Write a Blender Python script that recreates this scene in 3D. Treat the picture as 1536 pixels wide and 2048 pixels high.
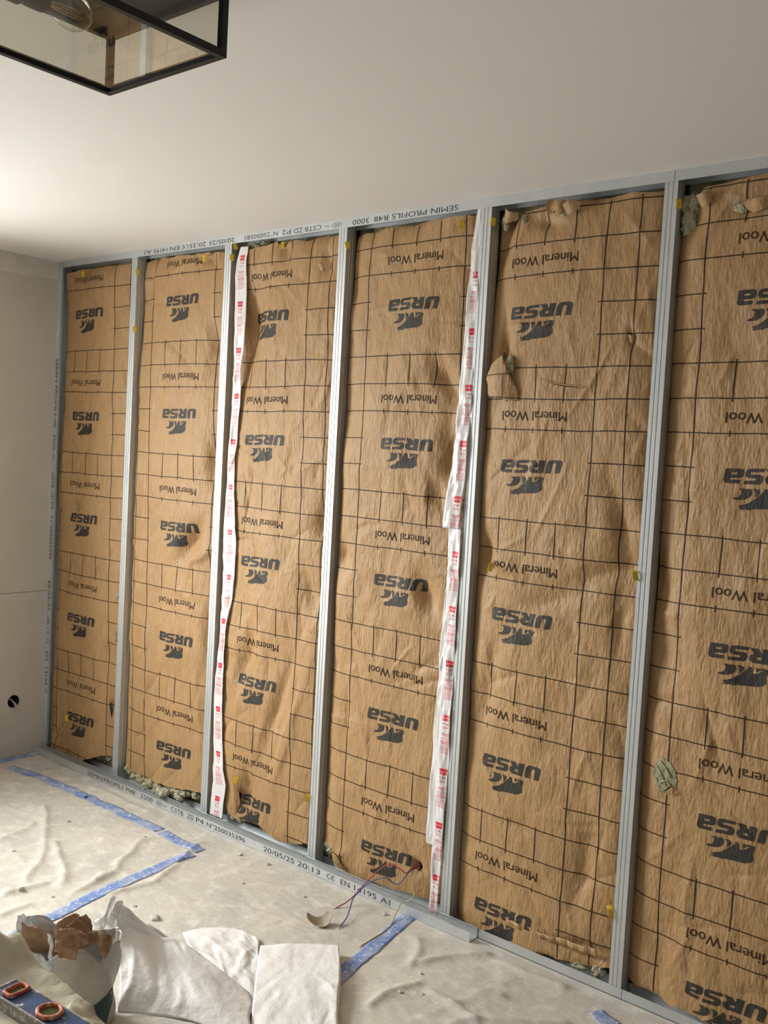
import bpy, bmesh, math, random
import numpy as np
from mathutils import Matrix, Vector

# ------------------------------------------------------------------ scene, camera, light
scene = bpy.context.scene
for o in list(bpy.data.objects):
    bpy.data.objects.remove(o)
C = scene.collection

H = 2.3204                                   # ceiling height
CAM = np.array([4.11914, -2.54182, 1.50811])
YAW, PITCH, ROLL, FPX = -0.685001, -0.059230, 0.054810, 1935.82
fw = np.array([math.sin(YAW)*math.cos(PITCH), math.cos(YAW)*math.cos(PITCH), math.sin(PITCH)])
rt0 = np.array([math.cos(YAW), -math.sin(YAW), 0.0]); up0 = np.cross(rt0, fw)
rt = math.cos(ROLL)*rt0 + math.sin(ROLL)*up0
up = -math.sin(ROLL)*rt0 + math.cos(ROLL)*up0
cd = bpy.data.cameras.new('camera'); cam = bpy.data.objects.new('camera', cd); C.objects.link(cam)
cam.matrix_world = Matrix(((rt[0], up[0], -fw[0], CAM[0]), (rt[1], up[1], -fw[1], CAM[1]),
                           (rt[2], up[2], -fw[2], CAM[2]), (0, 0, 0, 1)))
cd.sensor_fit = 'VERTICAL'; cd.sensor_height = 24.0; cd.sensor_width = 18.0
cd.lens = FPX/2048*24.0; cd.clip_start = 0.05; cd.clip_end = 60
scene.camera = cam

world = bpy.data.worlds.new('overcast_sky'); scene.world = world; world.use_nodes = True
bg = world.node_tree.nodes['Background']
bg.inputs[1].default_value = 38.0
wn = world.node_tree.nodes; wk = world.node_tree.links           # overcast sky above, duller ground below the horizon
wt = wn.new('ShaderNodeTexCoord'); wsx = wn.new('ShaderNodeSeparateXYZ'); wr = wn.new('ShaderNodeValToRGB')
wm = wn.new('ShaderNodeMath'); wm.operation = 'MULTIPLY_ADD'; wm.inputs[1].default_value = .5; wm.inputs[2].default_value = .5
wr.color_ramp.elements[0].position = .485; wr.color_ramp.elements[0].color = (.46, .455, .445, 1)
wr.color_ramp.elements[1].position = .515; wr.color_ramp.elements[1].color = (1.0, .99, .975, 1)
wk.new(wt.outputs['Generated'], wsx.inputs[0]); wk.new(wsx.outputs['Z'], wm.inputs[0]); wk.new(wm.outputs[0], wr.inputs[0]); wk.new(wr.outputs[0], bg.inputs[0])

WIN = (-2.20, -0.98, 0.80, 2.10)              # window in the left wall: y0, y1, z0, z1
ld = bpy.data.lights.new('window_daylight', 'AREA'); ld.shape = 'RECTANGLE'
ld.size = WIN[3]-WIN[2]; ld.size_y = WIN[1]-WIN[0]
ld.cycles.is_portal = True
lo = bpy.data.objects.new('window_daylight', ld); C.objects.link(lo)
lo.location = (-0.26, (WIN[0]+WIN[1])/2, (WIN[2]+WIN[3])/2); lo.rotation_euler = (0, -math.pi/2, 0)

vs_ = scene.view_settings
vs_.view_transform = 'Standard'; vs_.look = 'None'; vs_.gamma = 1.0; vs_.use_curve_mapping = False
vs_.exposure = 0.0

random.seed(7)
rng = np.random.default_rng(11)

# ------------------------------------------------------------------ helpers
def tag(o, label=None, cat=None, group=None, kind=None):
    if label: o['label'] = label
    if cat: o['category'] = cat
    if group: o['group'] = group
    if kind: o['kind'] = kind
    return o

def empty(name, loc=(0, 0, 0)):
    o = bpy.data.objects.new(name, None); C.objects.link(o); o.location = loc
    o.empty_display_size = 0.05
    return o

def link(name, me, mat=None, parent=None, smooth=False):
    o = bpy.data.objects.new(name, me); C.objects.link(o)
    if mat: me.materials.append(mat)
    if smooth: me.polygons.foreach_set('use_smooth', [True]*len(me.polygons))
    if parent is not None:
        o.parent = parent
        o.location = -Vector(parent.location) if parent.type == 'EMPTY' else (0, 0, 0)
    return o

def mesh(name, verts, faces, mat=None, parent=None, smooth=False):
    me = bpy.data.meshes.new(name)
    me.from_pydata([tuple(map(float, v)) for v in verts], [], [tuple(map(int, f)) for f in faces]); me.update()
    return link(name, me, mat, parent, smooth)

def from_bm(name, bm, mat=None, parent=None, smooth=False):
    me = bpy.data.meshes.new(name); bmesh.ops.recalc_face_normals(bm, faces=bm.faces[:])
    bm.to_mesh(me); bm.free()
    return link(name, me, mat, parent, smooth)

def struct(o):
    o['kind'] = 'structure'; return o

def box_vf(x0, x1, y0, y1, z0, z1):
    v = [(x0,y0,z0),(x1,y0,z0),(x1,y1,z0),(x0,y1,z0),(x0,y0,z1),(x1,y0,z1),(x1,y1,z1),(x0,y1,z1)]
    f = [(0,3,2,1),(4,5,6,7),(0,1,5,4),(1,2,6,5),(2,3,7,6),(3,0,4,7)]
    return v, f

def box(name, x0, x1, y0, y1, z0, z1, mat, parent=None, bevel=0.0):
    bm = bmesh.new(); v, f = box_vf(x0, x1, y0, y1, z0, z1)
    bv = [bm.verts.new(p) for p in v]
    for q in f: bm.faces.new([bv[i] for i in q])
    if bevel: bmesh.ops.bevel(bm, geom=bm.edges[:], offset=bevel, segments=2, affect='EDGES', profile=.5)
    return from_bm(name, bm, mat, parent)

def vnoise(x, y, seed=0):
    """smooth value noise in [-1,1], vectorised"""
    x = np.asarray(x, float); y = np.asarray(y, float)
    xi = np.floor(x).astype(np.int64); yi = np.floor(y).astype(np.int64)
    xf = x-xi; yf = y-yi
    def h(a, b):
        n = (a*374761393 + b*668265263 + seed*2147483647) & 0xffffffff
        n = ((n ^ (n >> 13))*1274126177) & 0xffffffff
        n = n ^ (n >> 16)
        return (n & 0xffff)/32767.5 - 1
    u = xf*xf*xf*(xf*(xf*6-15)+10); v = yf*yf*yf*(yf*(yf*6-15)+10)
    a = h(xi, yi); b = h(xi+1, yi); c = h(xi, yi+1); d = h(xi+1, yi+1)
    return (a*(1-u)+b*u)*(1-v) + (c*(1-u)+d*u)*v

def fbm(x, y, seed=0, oct=4, gain=.5):
    s = 0; a = 1.0; t = 0
    for k in range(oct):
        s = s + a*vnoise(np.asarray(x)*2**k+17.3*k, np.asarray(y)*2**k-9.1*k, seed+k); t += a; a *= gain
    return s/t

def sstep(a, b, x):
    t = np.clip((np.asarray(x, float)-a)/(b-a), 0, 1); return t*t*(3-2*t)

def creases(X, Y, n, x0, x1, y0, y1, seed, amp=.004, wid=.012, lmin=.05, lmax=.2, angs=None):
    r = np.random.default_rng(seed); out = np.zeros_like(X)
    for k in range(n):
        cx, cy = r.uniform(x0, x1), r.uniform(y0, y1)
        a = r.uniform(0, math.pi) if angs is None else r.normal(angs[0], angs[1])
        L = r.uniform(lmin, lmax); w = wid*r.uniform(.5, 1.6); A = amp*r.uniform(.4, 1.2)*r.choice([-1, 1])
        dx, dy = X-cx, Y-cy
        s = (dx*math.cos(a)+dy*math.sin(a))/L; d = (-dx*math.sin(a)+dy*math.cos(a))
        d = d + .15*L*s*s*r.uniform(-1, 1)
        out += A*np.exp(-np.abs(d)/w)*np.exp(-(s*1.6)**4)
    return out

class Surf:
    """a grid surface: us x ts -> points; prints are mapped on to it"""
    def __init__(s, us, nv, P, lo, hi):
        s.us = us; s.nv = nv; s.P = P; s.lo = lo; s.hi = hi      # lo/hi: v range per u column
    def at(s, u, v, off):
        u = np.asarray(u, float); v = np.asarray(v, float); n = len(s.us)
        fu = (u-s.us[0])/(s.us[-1]-s.us[0])*(n-1)
        ok = (fu >= 0) & (fu <= n-1)
        fu = np.clip(fu, 0, n-1-1e-6); i = fu.astype(int); a = fu-i
        l = s.lo[i]*(1-a)+s.lo[i+1]*a; h = s.hi[i]*(1-a)+s.hi[i+1]*a
        ft = (v-l)/(h-l)*(s.nv-1); ok &= (ft >= 0) & (ft <= s.nv-1)
        ft = np.clip(ft, 0, s.nv-1-1e-6); j = ft.astype(int); b = ft-j
        P = s.P
        p = (P[i, j]*((1-a)*(1-b))[:, None] + P[i+1, j]*(a*(1-b))[:, None]
             + P[i, j+1]*((1-a)*b)[:, None] + P[i+1, j+1]*(a*b)[:, None])
        p[:, 1] -= off
        return p, ok
    def faces(s):
        n, m = len(s.us), s.nv
        I, J = np.meshgrid(np.arange(n-1), np.arange(m-1), indexing='ij')
        a = (I*m+J).ravel()
        return np.stack([a, a+m, a+m+1, a+1], 1)
    def obj(s, name, mat, parent, mask=None):
        f = s.faces()
        if mask is not None: f = f[mask.ravel()]
        me = bpy.data.meshes.new(name)
        me.from_pydata(s.P.reshape(-1, 3).tolist(), [], f.tolist()); me.update()
        return link(name, me, mat, parent, True)

def put_print(name, proto, surf, cx, cz, mat, parent, off=.0009, rot=False, shear=0.0, sc=1.0):
    V, F = proto
    s = -1 if rot else 1
    u = cx + s*V[:, 0]*sc; v = cz + s*V[:, 1]*sc
    if shear: u = u + shear*(v-1.2)
    p, ok = surf.at(u, v, off)
    F2 = [f for f in F if all(ok[i] for i in f)]
    if not F2: return None
    used = sorted({i for f in F2 for i in f}); m = {i: k for k, i in enumerate(used)}
    return mesh(name, p[used], [tuple(m[i] for i in f) for f in F2], mat, parent)

def cut_bm(bm, step):
    xs = [v.co.x for v in bm.verts]; ys = [v.co.y for v in bm.verts]
    for ax, lo_, hi_ in ((0, min(xs), max(xs)), (1, min(ys), max(ys))):
        k = math.floor(lo_/step)+1
        while k*step < hi_:
            co = [0, 0, 0]; co[ax] = k*step; no = [0, 0, 0]; no[ax] = 1
            bmesh.ops.bisect_plane(bm, geom=bm.verts[:]+bm.edges[:]+bm.faces[:], plane_co=co, plane_no=no)
            k += 1

def bm_to_vf(bm):
    bm.verts.index_update()
    V = np.array([(v.co.x, v.co.y) for v in bm.verts]); F = [tuple(v.index for v in f.verts) for f in bm.faces]
    bm.free(); return V, F

_fc = {}
def text_vf(s, width, height=None, step=None):
    """flat lettering centred on 0,0, scaled to the given width (and height)"""
    cu = bpy.data.curves.new('t', 'FONT'); cu.body = s; cu.size = 1; cu.resolution_u = 3; cu.fill_mode = 'FRONT'
    ob = bpy.data.objects.new('t', cu); C.objects.link(ob)
    me = bpy.data.meshes.new_from_object(ob)
    bpy.data.objects.remove(ob); bpy.data.curves.remove(cu)
    bm = bmesh.new(); bm.from_mesh(me); bpy.data.meshes.remove(me)
    bmesh.ops.remove_doubles(bm, verts=bm.verts[:], dist=1e-5)
    xs = [v.co.x for v in bm.verts]; ys = [v.co.y for v in bm.verts]
    w = max(xs)-min(xs); h = max(ys)-min(ys); cx = (max(xs)+min(xs))/2; cy = (max(ys)+min(ys))/2
    sx = width/w; sy = sx if height is None else height/h
    for v in bm.verts: v.co.x = (v.co.x-cx)*sx; v.co.y = (v.co.y-cy)*sy
    if step: cut_bm(bm, step)
    return bm_to_vf(bm)

def fill_loops(loops, step=None):
    bm = bmesh.new()
    for lp in loops:
        vs = [bm.verts.new((x, y, 0)) for x, y in lp]
        for i in range(len(vs)): bm.edges.new((vs[i], vs[(i+1) % len(vs)]))
    bmesh.ops.triangle_fill(bm, use_beauty=True, use_dissolve=False, edges=bm.edges[:])
    if step: cut_bm(bm, step)
    return bm_to_vf(bm)

def merge_vf(parts):
    V = []; F = []; n = 0
    for v, f in parts:
        V.append(np.asarray(v)); F += [tuple(i+n for i in q) for q in f]; n += len(v)
    return np.concatenate(V), F

def ring_vf(rx, ry, t, n=28):
    V = []; F = []
    for k in range(n):
        a = 2*math.pi*k/n; V += [(rx*math.cos(a), ry*math.sin(a)), ((rx-t)*math.cos(a), (ry-t)*math.sin(a))]
    for k in range(n):
        a = 2*k; b = 2*((k+1) % n); F.append((a, b, b+1, a+1))
    return np.array(V), F

def arc_vf(r, t, a0, a1, cx, n=14):
    V = []; F = []
    for k in range(n+1):
        a = a0+(a1-a0)*k/n; V += [(cx+r*math.cos(a), r*math.sin(a)), (cx+(r-t)*math.cos(a), (r-t)*math.sin(a))]
    for k in range(n): F.append((2*k, 2*k+2, 2*k+3, 2*k+1))
    return np.array(V), F

def tube(name, pts, r, mat, parent=None, n=8, sub=6, closed_caps=True):
    """smooth tube through points (Catmull-Rom)"""
    P = np.array(pts, float)
    Q = np.vstack([2*P[0]-P[1], P, 2*P[-1]-P[-2]]); out = []
    for i in range(1, len(Q)-2):
        for k in range(sub):
            t = k/sub; a, b, c, d = Q[i-1], Q[i], Q[i+1], Q[i+2]
            out.append(.5*((2*b)+(-a+c)*t+(2*a-5*b+4*c-d)*t*t+(-a+3*b-3*c+d)*t**3))
    out.append(P[-1]); out = np.array(out)
    T = np.gradient(out, axis=0); T /= np.linalg.norm(T, axis=1)[:, None]
    ref = np.array([.2, .3, 1.0]); V = []
    for p, t in zip(out, T):
        a = np.cross(t, ref); a /= np.linalg.norm(a); b = np.cross(t, a)
        for k in range(n):
            w = 2*math.pi*k/n; V.append(p+r*(math.cos(w)*a+math.sin(w)*b))
    F = []
    for i in range(len(out)-1):
        for k in range(n):
            F.append((i*n+k, i*n+(k+1) % n, (i+1)*n+(k+1) % n, (i+1)*n+k))
    F += [tuple(range(n))[::-1], tuple((len(out)-1)*n+k for k in range(n))]
    return mesh(name, V, F, mat, parent, True)

def lathe(name, prof, mat, parent, origin, axis, n=24, smooth=True):
    ax = Vector(axis).normalized(); a = ax.orthogonal().normalized(); b = ax.cross(a); O = Vector(origin)
    V = []; F = []
    for r, h in prof:
        for k in range(n):
            w = 2*math.pi*k/n; V.append(O+ax*h+(a*math.cos(w)+b*math.sin(w))*r)
    for i in range(len(prof)-1):
        for k in range(n): F.append((i*n+k, i*n+(k+1) % n, (i+1)*n+(k+1) % n, (i+1)*n+k))
    return mesh(name, V, F, mat, parent, smooth)

def section(path, th):
    """closed outline of a folded strip of thickness th along an open 2-D path"""
    P = np.array(path, float); N = []
    for i in range(len(P)):
        d = []
        if i > 0: e = P[i]-P[i-1]; d.append(np.array([-e[1], e[0]])/np.linalg.norm(e))
        if i < len(P)-1: e = P[i+1]-P[i]; d.append(np.array([-e[1], e[0]])/np.linalg.norm(e))
        m = sum(d); m = m/max(1e-9, (m@m)/len(d)) if len(d) == 2 else m
        if len(d) == 2: m = (d[0]+d[1])/(1+d[0]@d[1])
        N.append(m)
    return P, P+th*np.array(N)

def extrude_profile(name, path, th, a0, a1, place, mat, parent=None):
    """path in 2-D, extruded from a0 to a1; place(p, q, a) -> xyz"""
    A, B = section(path, th); n = len(A); V = []; F = []
    for a in (a0, a1):
        for p in A: V.append(place(p[0], p[1], a))
        for p in B: V.append(place(p[0], p[1], a))
    m = 2*n
    for i in range(n-1):
        F += [(i, i+1, m+i+1, m+i), (n+i+1, n+i, m+n+i, m+n+i+1), (i, n+i, n+i+1, i+1), (m+i, m+i+1, m+n+i+1, m+n+i)]
    F += [(0, m, m+n, n), (n-1, 2*n-1, m+2*n-1, m+n-1)]
    bm = bmesh.new(); bv = [bm.verts.new(v) for v in V]
    for f in F: bm.faces.new([bv[i] for i in f])
    return from_bm(name, bm, mat, parent)

# ------------------------------------------------------------------ materials
def mat(name, col, rough=.6, metal=0.0, noise=None, bump=None, spec=.5, extra=None):
    """noise: (scale xyz, colour 2, contrast lo, hi, detail)   bump: list of (scale xyz, strength, distance, detail)"""
    m = bpy.data.materials.new(name); m.use_nodes = True; nt = m.node_tree; N = nt.nodes; L = nt.links
    b = N['Principled BSDF']
    b.inputs['Base Color'].default_value = (*col, 1); b.inputs['Roughness'].default_value = rough
    b.inputs['Metallic'].default_value = metal; b.inputs['Specular IOR Level'].default_value = spec
    tc = N.new('ShaderNodeTexCoord'); prev = None
    def tex(sc, det, rgh=.55):
        mp = N.new('ShaderNodeMapping'); mp.inputs['Scale'].default_value = sc
        L.new(tc.outputs['Object'], mp.inputs[0])
        t = N.new('ShaderNodeTexNoise'); t.inputs['Scale'].default_value = 1; t.inputs['Detail'].default_value = det
        t.inputs['Roughness'].default_value = rgh
        L.new(mp.outputs[0], t.inputs['Vector']); return t.outputs['Fac']
    if noise:
        last = None
        for sc, c2, lo_, hi_, det in noise:
            r = N.new('ShaderNodeValToRGB'); r.color_ramp.elements[0].position = lo_; r.color_ramp.elements[1].position = hi_
            L.new(tex(sc, det), r.inputs[0])
            mx = N.new('ShaderNodeMix'); mx.data_type = 'RGBA'
            if last is None: mx.inputs[6].default_value = (*col, 1)
            else: L.new(last, mx.inputs[6])
            mx.inputs[7].default_value = (*c2, 1); L.new(r.outputs[0], mx.inputs[0]); last = mx.outputs[2]
        L.new(last, b.inputs['Base Color'])
    if bump:
        for sc, st, dist, det in bump:
            bp = N.new('ShaderNodeBump'); bp.inputs['Strength'].default_value = st; bp.inputs['Distance'].default_value = dist
            L.new(tex(sc, det), bp.inputs['Height'])
            if prev: L.new(prev, bp.inputs['Normal'])
            prev = bp.outputs[0]
        L.new(prev, b.inputs['Normal'])
    if extra: extra(m, N, L, b)
    return m

M = {}
M['kraft'] = mat('kraft_paper', (.46, .28, .128), .5, noise=[((6, 6, 3), (.40, .24, .107), .35, .7, 4), ((60, 60, 18), (.50, .32, .165), .5, .8, 5)],
                 bump=[((135, 135, 42), .75, .0045, 4), ((34, 34, 16), .6, .010, 3)], spec=.4)
M['kraft_back'] = mat('torn_kraft_paper', (.36, .22, .13), .7, noise=[((9, 9, 9), (.27, .16, .095), .35, .7, 4)], bump=[((40, 40, 40), .4, .004, 4)])
M['ink_line'] = mat('printed_line_ink', (.042, .024, .014), .6, spec=.2)
M['ink_logo'] = mat('printed_logo_ink', (.042, .038, .034), .55, noise=[((150, 150, 40), (.075, .065, .052), .5, .8, 3)], bump=[((135, 135, 42), .6, .004, 4)], spec=.3)
M['ink_black'] = mat('profile_print_ink', (.03, .03, .032), .6)
M['ink_red'] = mat('red_print_ink', (.72, .03, .05), .5)
M['ink_pink'] = mat('faint_red_print_ink', (.72, .15, .19), .5)
M['galv'] = mat('galvanised_steel', (.60, .635, .655), .45, .62, noise=[((90, 90, 90), (.57, .60, .615), .4, .65, 3), ((8, 8, 3), (.67, .695, .70), .4, .8, 3)],
                bump=[((200, 200, 200), .03, .0006, 2)])
M['wool'] = mat('mineral_wool', (.56, .52, .36), .95, noise=[((30, 30, 30), (.40, .37, .24), .4, .7, 5), ((9, 9, 9), (.66, .64, .50), .45, .75, 3)],
                bump=[((60, 60, 60), 1.0, .012, 6), ((240, 160, 160), .8, .004, 4)], spec=.1)
M['wooldark'] = mat('recess_shaded_wool', (.30, .285, .17), .95, noise=[((28, 28, 28), (.42, .40, .27), .4, .7, 5)], bump=[((60, 60, 30), 1.0, .01, 5)], spec=.1)  # wool with recess shade put into its colour, so the flat patch looks sunken
M['ceil'] = mat('stretch_ceiling_fabric', (.87, .85, .825), .8, bump=[((700, 90, 400), .12, .001, 1)], spec=.2)
M['plaster'] = mat('bare_plasterboard', (.62, .58, .525), .85, noise=[((5, 5, 5), (.58, .545, .49), .35, .7, 4), ((45, 45, 45), (.62, .59, .54), .64, .8, 3)],
                   bump=[((60, 60, 60), .15, .001, 4)], spec=.2)
M['filler'] = mat('joint_filler', (.72, .69, .64), .85, noise=[((14, 14, 30), (.63, .595, .54), .4, .7, 4)], spec=.2)
M['concrete'] = mat('raw_masonry', (.30, .28, .25), .9, noise=[((12, 12, 12), (.22, .205, .185), .35, .7, 5)], bump=[((30, 30, 30), .4, .006, 5)])
M['paint'] = mat('painted_wall', (.27, .26, .245), .85, noise=[((4, 4, 4), (.24, .23, .215), .35, .7, 4)])
M['slab'] = mat('floor_slab', (.34, .32, .29), .85, noise=[((8, 8, 8), (.28, .26, .235), .35, .7, 5)])
M['sheet'] = mat('dusty_dust_sheet', (.645, .61, .54), .55, noise=[((3.0, 3.0, 3.0), (.55, .525, .48), .38, .66, 6), ((18, 18, 18), (.76, .73, .67), .50, .72, 6), ((45, 20, 45), (.54, .51, .46), .60, .72, 5), ((120, 120, 120), (.86, .85, .82), .66, .70, 3), ((85, 85, 85), (.40, .37, .32), .70, .76, 4)],
                 bump=[((9, 14, 10), .5, .015, 4), ((90, 90, 90), .3, .002, 4)], spec=.4)
M['tape'] = mat('blue_masking_tape', (.155, .26, .58), .6, noise=[((16, 16, 16), (.36, .43, .60), .42, .62, 6), ((60, 60, 60), (.52, .56, .64), .55, .68, 5), ((85, 85, 85), (.80, .80, .80), .61, .66, 3)], bump=[((60, 60, 60), .4, .002, 3)])
M['strip'] = mat('white_plastic_film', (.80, .79, .80), .32, bump=[((40, 40, 14), .5, .006, 3)])
M['filmclear'] = mat('clear_plastic_film', (.74, .73, .72), .28, bump=[((40, 40, 12), .4, .005, 3)])
M['woven'] = mat('white_woven_plastic', (.90, .895, .89), .48, noise=[((5, 5, 5), (.85, .835, .81), .4, .7, 3)], bump=[((420, 420, 60), .25, .0015, 2), ((60, 420, 420), .2, .0015, 2), ((14, 14, 14), .45, .02, 4)])
M['bag'] = mat('milky_bag_plastic', (.50, .475, .43), .36, noise=[((9, 9, 9), (.42, .40, .36), .35, .7, 4)], bump=[((20, 20, 12), .6, .012, 4)])
M['bagblue'] = mat('torn_blue_grey_plastic', (.62, .65, .68), .4, noise=[((22, 22, 22), (.44, .49, .55), .5, .7, 4)], bump=[((25, 25, 25), .5, .01, 4)])
M['teal'] = mat('dark_teal_print', (.012, .055, .075), .45)
M['yellow'] = mat('yellow_plastic', (.66, .44, .015), .4)
M['black'] = mat('black_powder_coat', (.011, .012, .013), .5, spec=.3)
M['levelblue'] = mat('worn_blue_paint', (.022, .055, .15), .45, noise=[((40, 40, 40), (.035, .08, .19), .4, .7, 4), ((75, 75, 75), (.62, .60, .56), .62, .68, 4)])
M['levelgrey'] = mat('mortar_smeared_metal', (.30, .275, .235), .75, noise=[((70, 70, 70), (.62, .60, .56), .52, .64, 4)], bump=[((70, 70, 70), .5, .002, 4)])
M['orange'] = mat('orange_vial_plastic', (.50, .12, .05), .55, noise=[((90, 90, 90), (.58, .46, .37), .52, .64, 4)])
M['vial'] = mat('green_vial_liquid', (.09, .095, .03), .2)
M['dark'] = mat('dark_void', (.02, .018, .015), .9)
M['wred'] = mat('red_wire', (.36, .03, .035), .4); M['wblue'] = mat('blue_wire', (.05, .09, .30), .4)
M['wyel'] = mat('yellow_green_wire', (.52, .44, .16), .4, noise=[((30, 30, 30), (.30, .42, .20), .52, .6, 1)])
M['wpink'] = mat('pink_grey_wire', (.55, .36, .33), .5); M['copper'] = mat('copper', (.75, .42, .25), .35, .9)
M['crumb'] = mat('plaster_crumb', (.62, .60, .56), .9, noise=[((90, 90, 90), (.42, .40, .36), .45, .65, 3)])
M['scrap'] = mat('dusty_kraft_scrap', (.46, .40, .30), .8, noise=[((30, 30, 30), (.30, .26, .19), .5, .7, 4)])
M['frame'] = mat('white_window_frame', (.78, .78, .77), .4)
M['brass'] = mat('brass_filament', (.62, .42, .16), .4, .6)
M['pile'] = mat('beige_plastic_film', (.54, .495, .39), .30, noise=[((4, 4, 4), (.46, .415, .31), .35, .7, 4)], bump=[((16, 16, 16), .6, .012, 4)])

def glass(name, tint, refl=1.0):
    m = bpy.data.materials.new(name); m.use_nodes = True; nt = m.node_tree; N = nt.nodes; L = nt.links
    N.remove(N['Principled BSDF'])
    t = N.new('ShaderNodeBsdfTransparent'); t.inputs[0].default_value = (*tint, 1)
    g = N.new('ShaderNodeBsdfGlossy'); g.inputs['Roughness'].default_value = .015; g.inputs[0].default_value = (1, 1, 1, 1)
    fr = N.new('ShaderNodeFresnel'); ge = N.new('ShaderNodeNewGeometry'); io = N.new('ShaderNodeMath'); io.operation = 'MULTIPLY_ADD'
    io.inputs[1].default_value = 1/1.5-1.5; io.inputs[2].default_value = 1.5      # a thin pane has no inside
    L.new(ge.outputs['Backfacing'], io.inputs[0]); L.new(io.outputs[0], fr.inputs[0])
    mu = N.new('ShaderNodeMath'); mu.operation = 'MULTIPLY'; mu.inputs[1].default_value = refl; mu.use_clamp = True
    mx = N.new('ShaderNodeMixShader')
    L.new(fr.outputs[0], mu.inputs[0]); L.new(mu.outputs[0], mx.inputs[0]); L.new(t.outputs[0], mx.inputs[1]); L.new(g.outputs[0], mx.inputs[2])
    L.new(mx.outputs[0], N['Material Output'].inputs[0]); return m
M['pane'] = glass('window_glass', (.97, .98, .97), .5)
M['lampglass'] = glass('smoked_lantern_glass', (.86, .855, .80), 1.6)
M['bulbglass'] = glass('clear_bulb_glass', (.95, .94, .90), 1.2)

# ------------------------------------------------------------------ the room
XR, YF = 4.80, -3.70
struct(box('floor', -.25, XR+.1, YF-.1, .30, -.12, -.002, M['slab']))
struct(box('ceiling', -.25, XR+.1, YF-.1, .30, H, H+.1, M['ceil']))
struct(box('wall_back', -.25, XR+.1, .104, .30, -.002, H, M['concrete']))
struct(box('wall_right', XR, XR+.1, YF-.1, .104, -.002, H, M['paint']))
struct(box('wall_front', -.25, XR, YF-.1, YF, -.002, H, M['paint']))

def slab_yz(name, loops, x0, x1, m, parent=None):
    V, F = fill_loops(loops)
    bm = bmesh.new(); bv = [bm.verts.new((x0, v[0], v[1])) for v in V]
    fs = [bm.faces.new([bv[i] for i in f]) for f in F]
    r = bmesh.ops.extrude_face_region(bm, geom=fs)
    for v in r['geom']:
        if isinstance(v, bmesh.types.BMVert): v.co.x = x1
    return from_bm(name, bm, m, parent)
def rect(a0, a1, b0, b1): return [(a0, b0), (a1, b0), (a1, b1), (a0, b1)]
def circ(cy, cz, r, n=24): return [(cy+r*math.cos(2*math.pi*k/n), cz+r*math.sin(2*math.pi*k/n)) for k in range(n)]

HOLE = (-.154, .264, .030)
wl_ = struct(slab_yz('wall_left', [rect(YF, .104, -.002, H), rect(*WIN)], -.25, -.06, M['concrete']))
SEAM = .776
slab_yz('plasterboard_panel', [rect(YF, .104, SEAM+.001, H), rect(*WIN)], -.0125, -.0002, M['plaster'], wl_)
slab_yz('plasterboard_panel', [rect(YF, .104, -.002, SEAM-.001), circ(*HOLE)], -.0125, -.0002, M['plaster'], wl_)
# taped and filled joint under the ceiling: a feathered skim of filler
ys = np.linspace(YF, .0, 140); lowz = H-.085+.012*fbm(ys*5, ys*0, 3)
vv = []; ff = []
for i, (y, z) in enumerate(zip(ys, lowz)): vv += [(.0002, y, z), (.0012, y, z+.03), (.0012, y, H-.0005)]
for i in range(len(ys)-1): ff += [(3*i, 3*i+3, 3*i+4, 3*i+1), (3*i+1, 3*i+4, 3*i+5, 3*i+2)]
mesh('filler_band', vv, ff, M['filler'], wl_, True)
lathe('socket_recess', [(.0, -.055), (.0295, -.055), (.0295, -.002)], M['dark'], wl_, (0, HOLE[0], HOLE[1]), (1, 0, 0))

win = struct(empty('window_1', (0, (WIN[0]+WIN[1])/2, WIN[2])))
t = .055
box('window_frame', -.17, -.11, WIN[0], WIN[1], WIN[2], WIN[2]+t, M['frame'], win)
box('window_frame', -.17, -.11, WIN[0], WIN[1], WIN[3]-t, WIN[3], M['frame'], win)
for y0 in (WIN[0], (WIN[0]+WIN[1])/2-t/2, WIN[1]-t):
    box('window_frame', -.17, -.11, y0, y0+t, WIN[2]+t, WIN[3]-t, M['frame'], win)
for y0, y1 in ((WIN[0]+t, (WIN[0]+WIN[1])/2-t/2), ((WIN[0]+WIN[1])/2+t/2, WIN[1]-t)):
    box('pane', -.144, -.140, y0, y1, WIN[2]+t, WIN[3]-t, M['pane'], win)
box('window_sill', -.12, .02, WIN[0], WIN[1], WIN[2]-.025, WIN[2], M['frame'], win)

# ------------------------------------------------------------------ steel framing
SX = [0.0190] + [.6*k-.0115 for k in range(1, 8)]           # stud centres along the wall
g = .0014
STUD = [(-.019, .007), (-.019, 0), (-.0090, 0), (-.0075, g), (-.0055, g), (-.0040, 0), (.0040, 0), (.0055, g), (.0075, g), (.0090, 0), (.019, 0),
        (.019, .016), (.0180, .018), (.019, .020), (.019, .030), (.0180, .032), (.019, .034), (.019, .0475), (-.019, .0475), (-.019, .0405)]
stud_labels = ['galvanised corner stud against the grey left wall, print running down its face',
  'galvanised stud, first one right of the corner stud',
  'galvanised stud beside the wavy white plastic strip, second from the corner',
  'galvanised stud in the middle, third from the corner, no strip beside it',
  'galvanised stud behind whose left edge the overlapping white strips hang',
  'galvanised stud under the ceiling rail joint, rightmost in the photo',
  'galvanised stud just beyond the right edge of the photo',
  'galvanised stud last on the right, beyond the photo']
stud_objs = []
for k, x in enumerate(SX):
    o = empty('metal_stud', (x, .024, .002))
    tag(o, stud_labels[k], 'stud', 'wall studs')
    # web on the right, open to the left; the corner stud turns its web to the wall
    s = 1 if k else -1
    path = [(x+s*p, q) for p, q in STUD]
    extrude_profile('profile', path if s > 0 else path[::-1], .0011, .0015, H-.0015, lambda p, q, a: (p, q, a), M['galv'], o)
    stud_objs.append(o)

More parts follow.
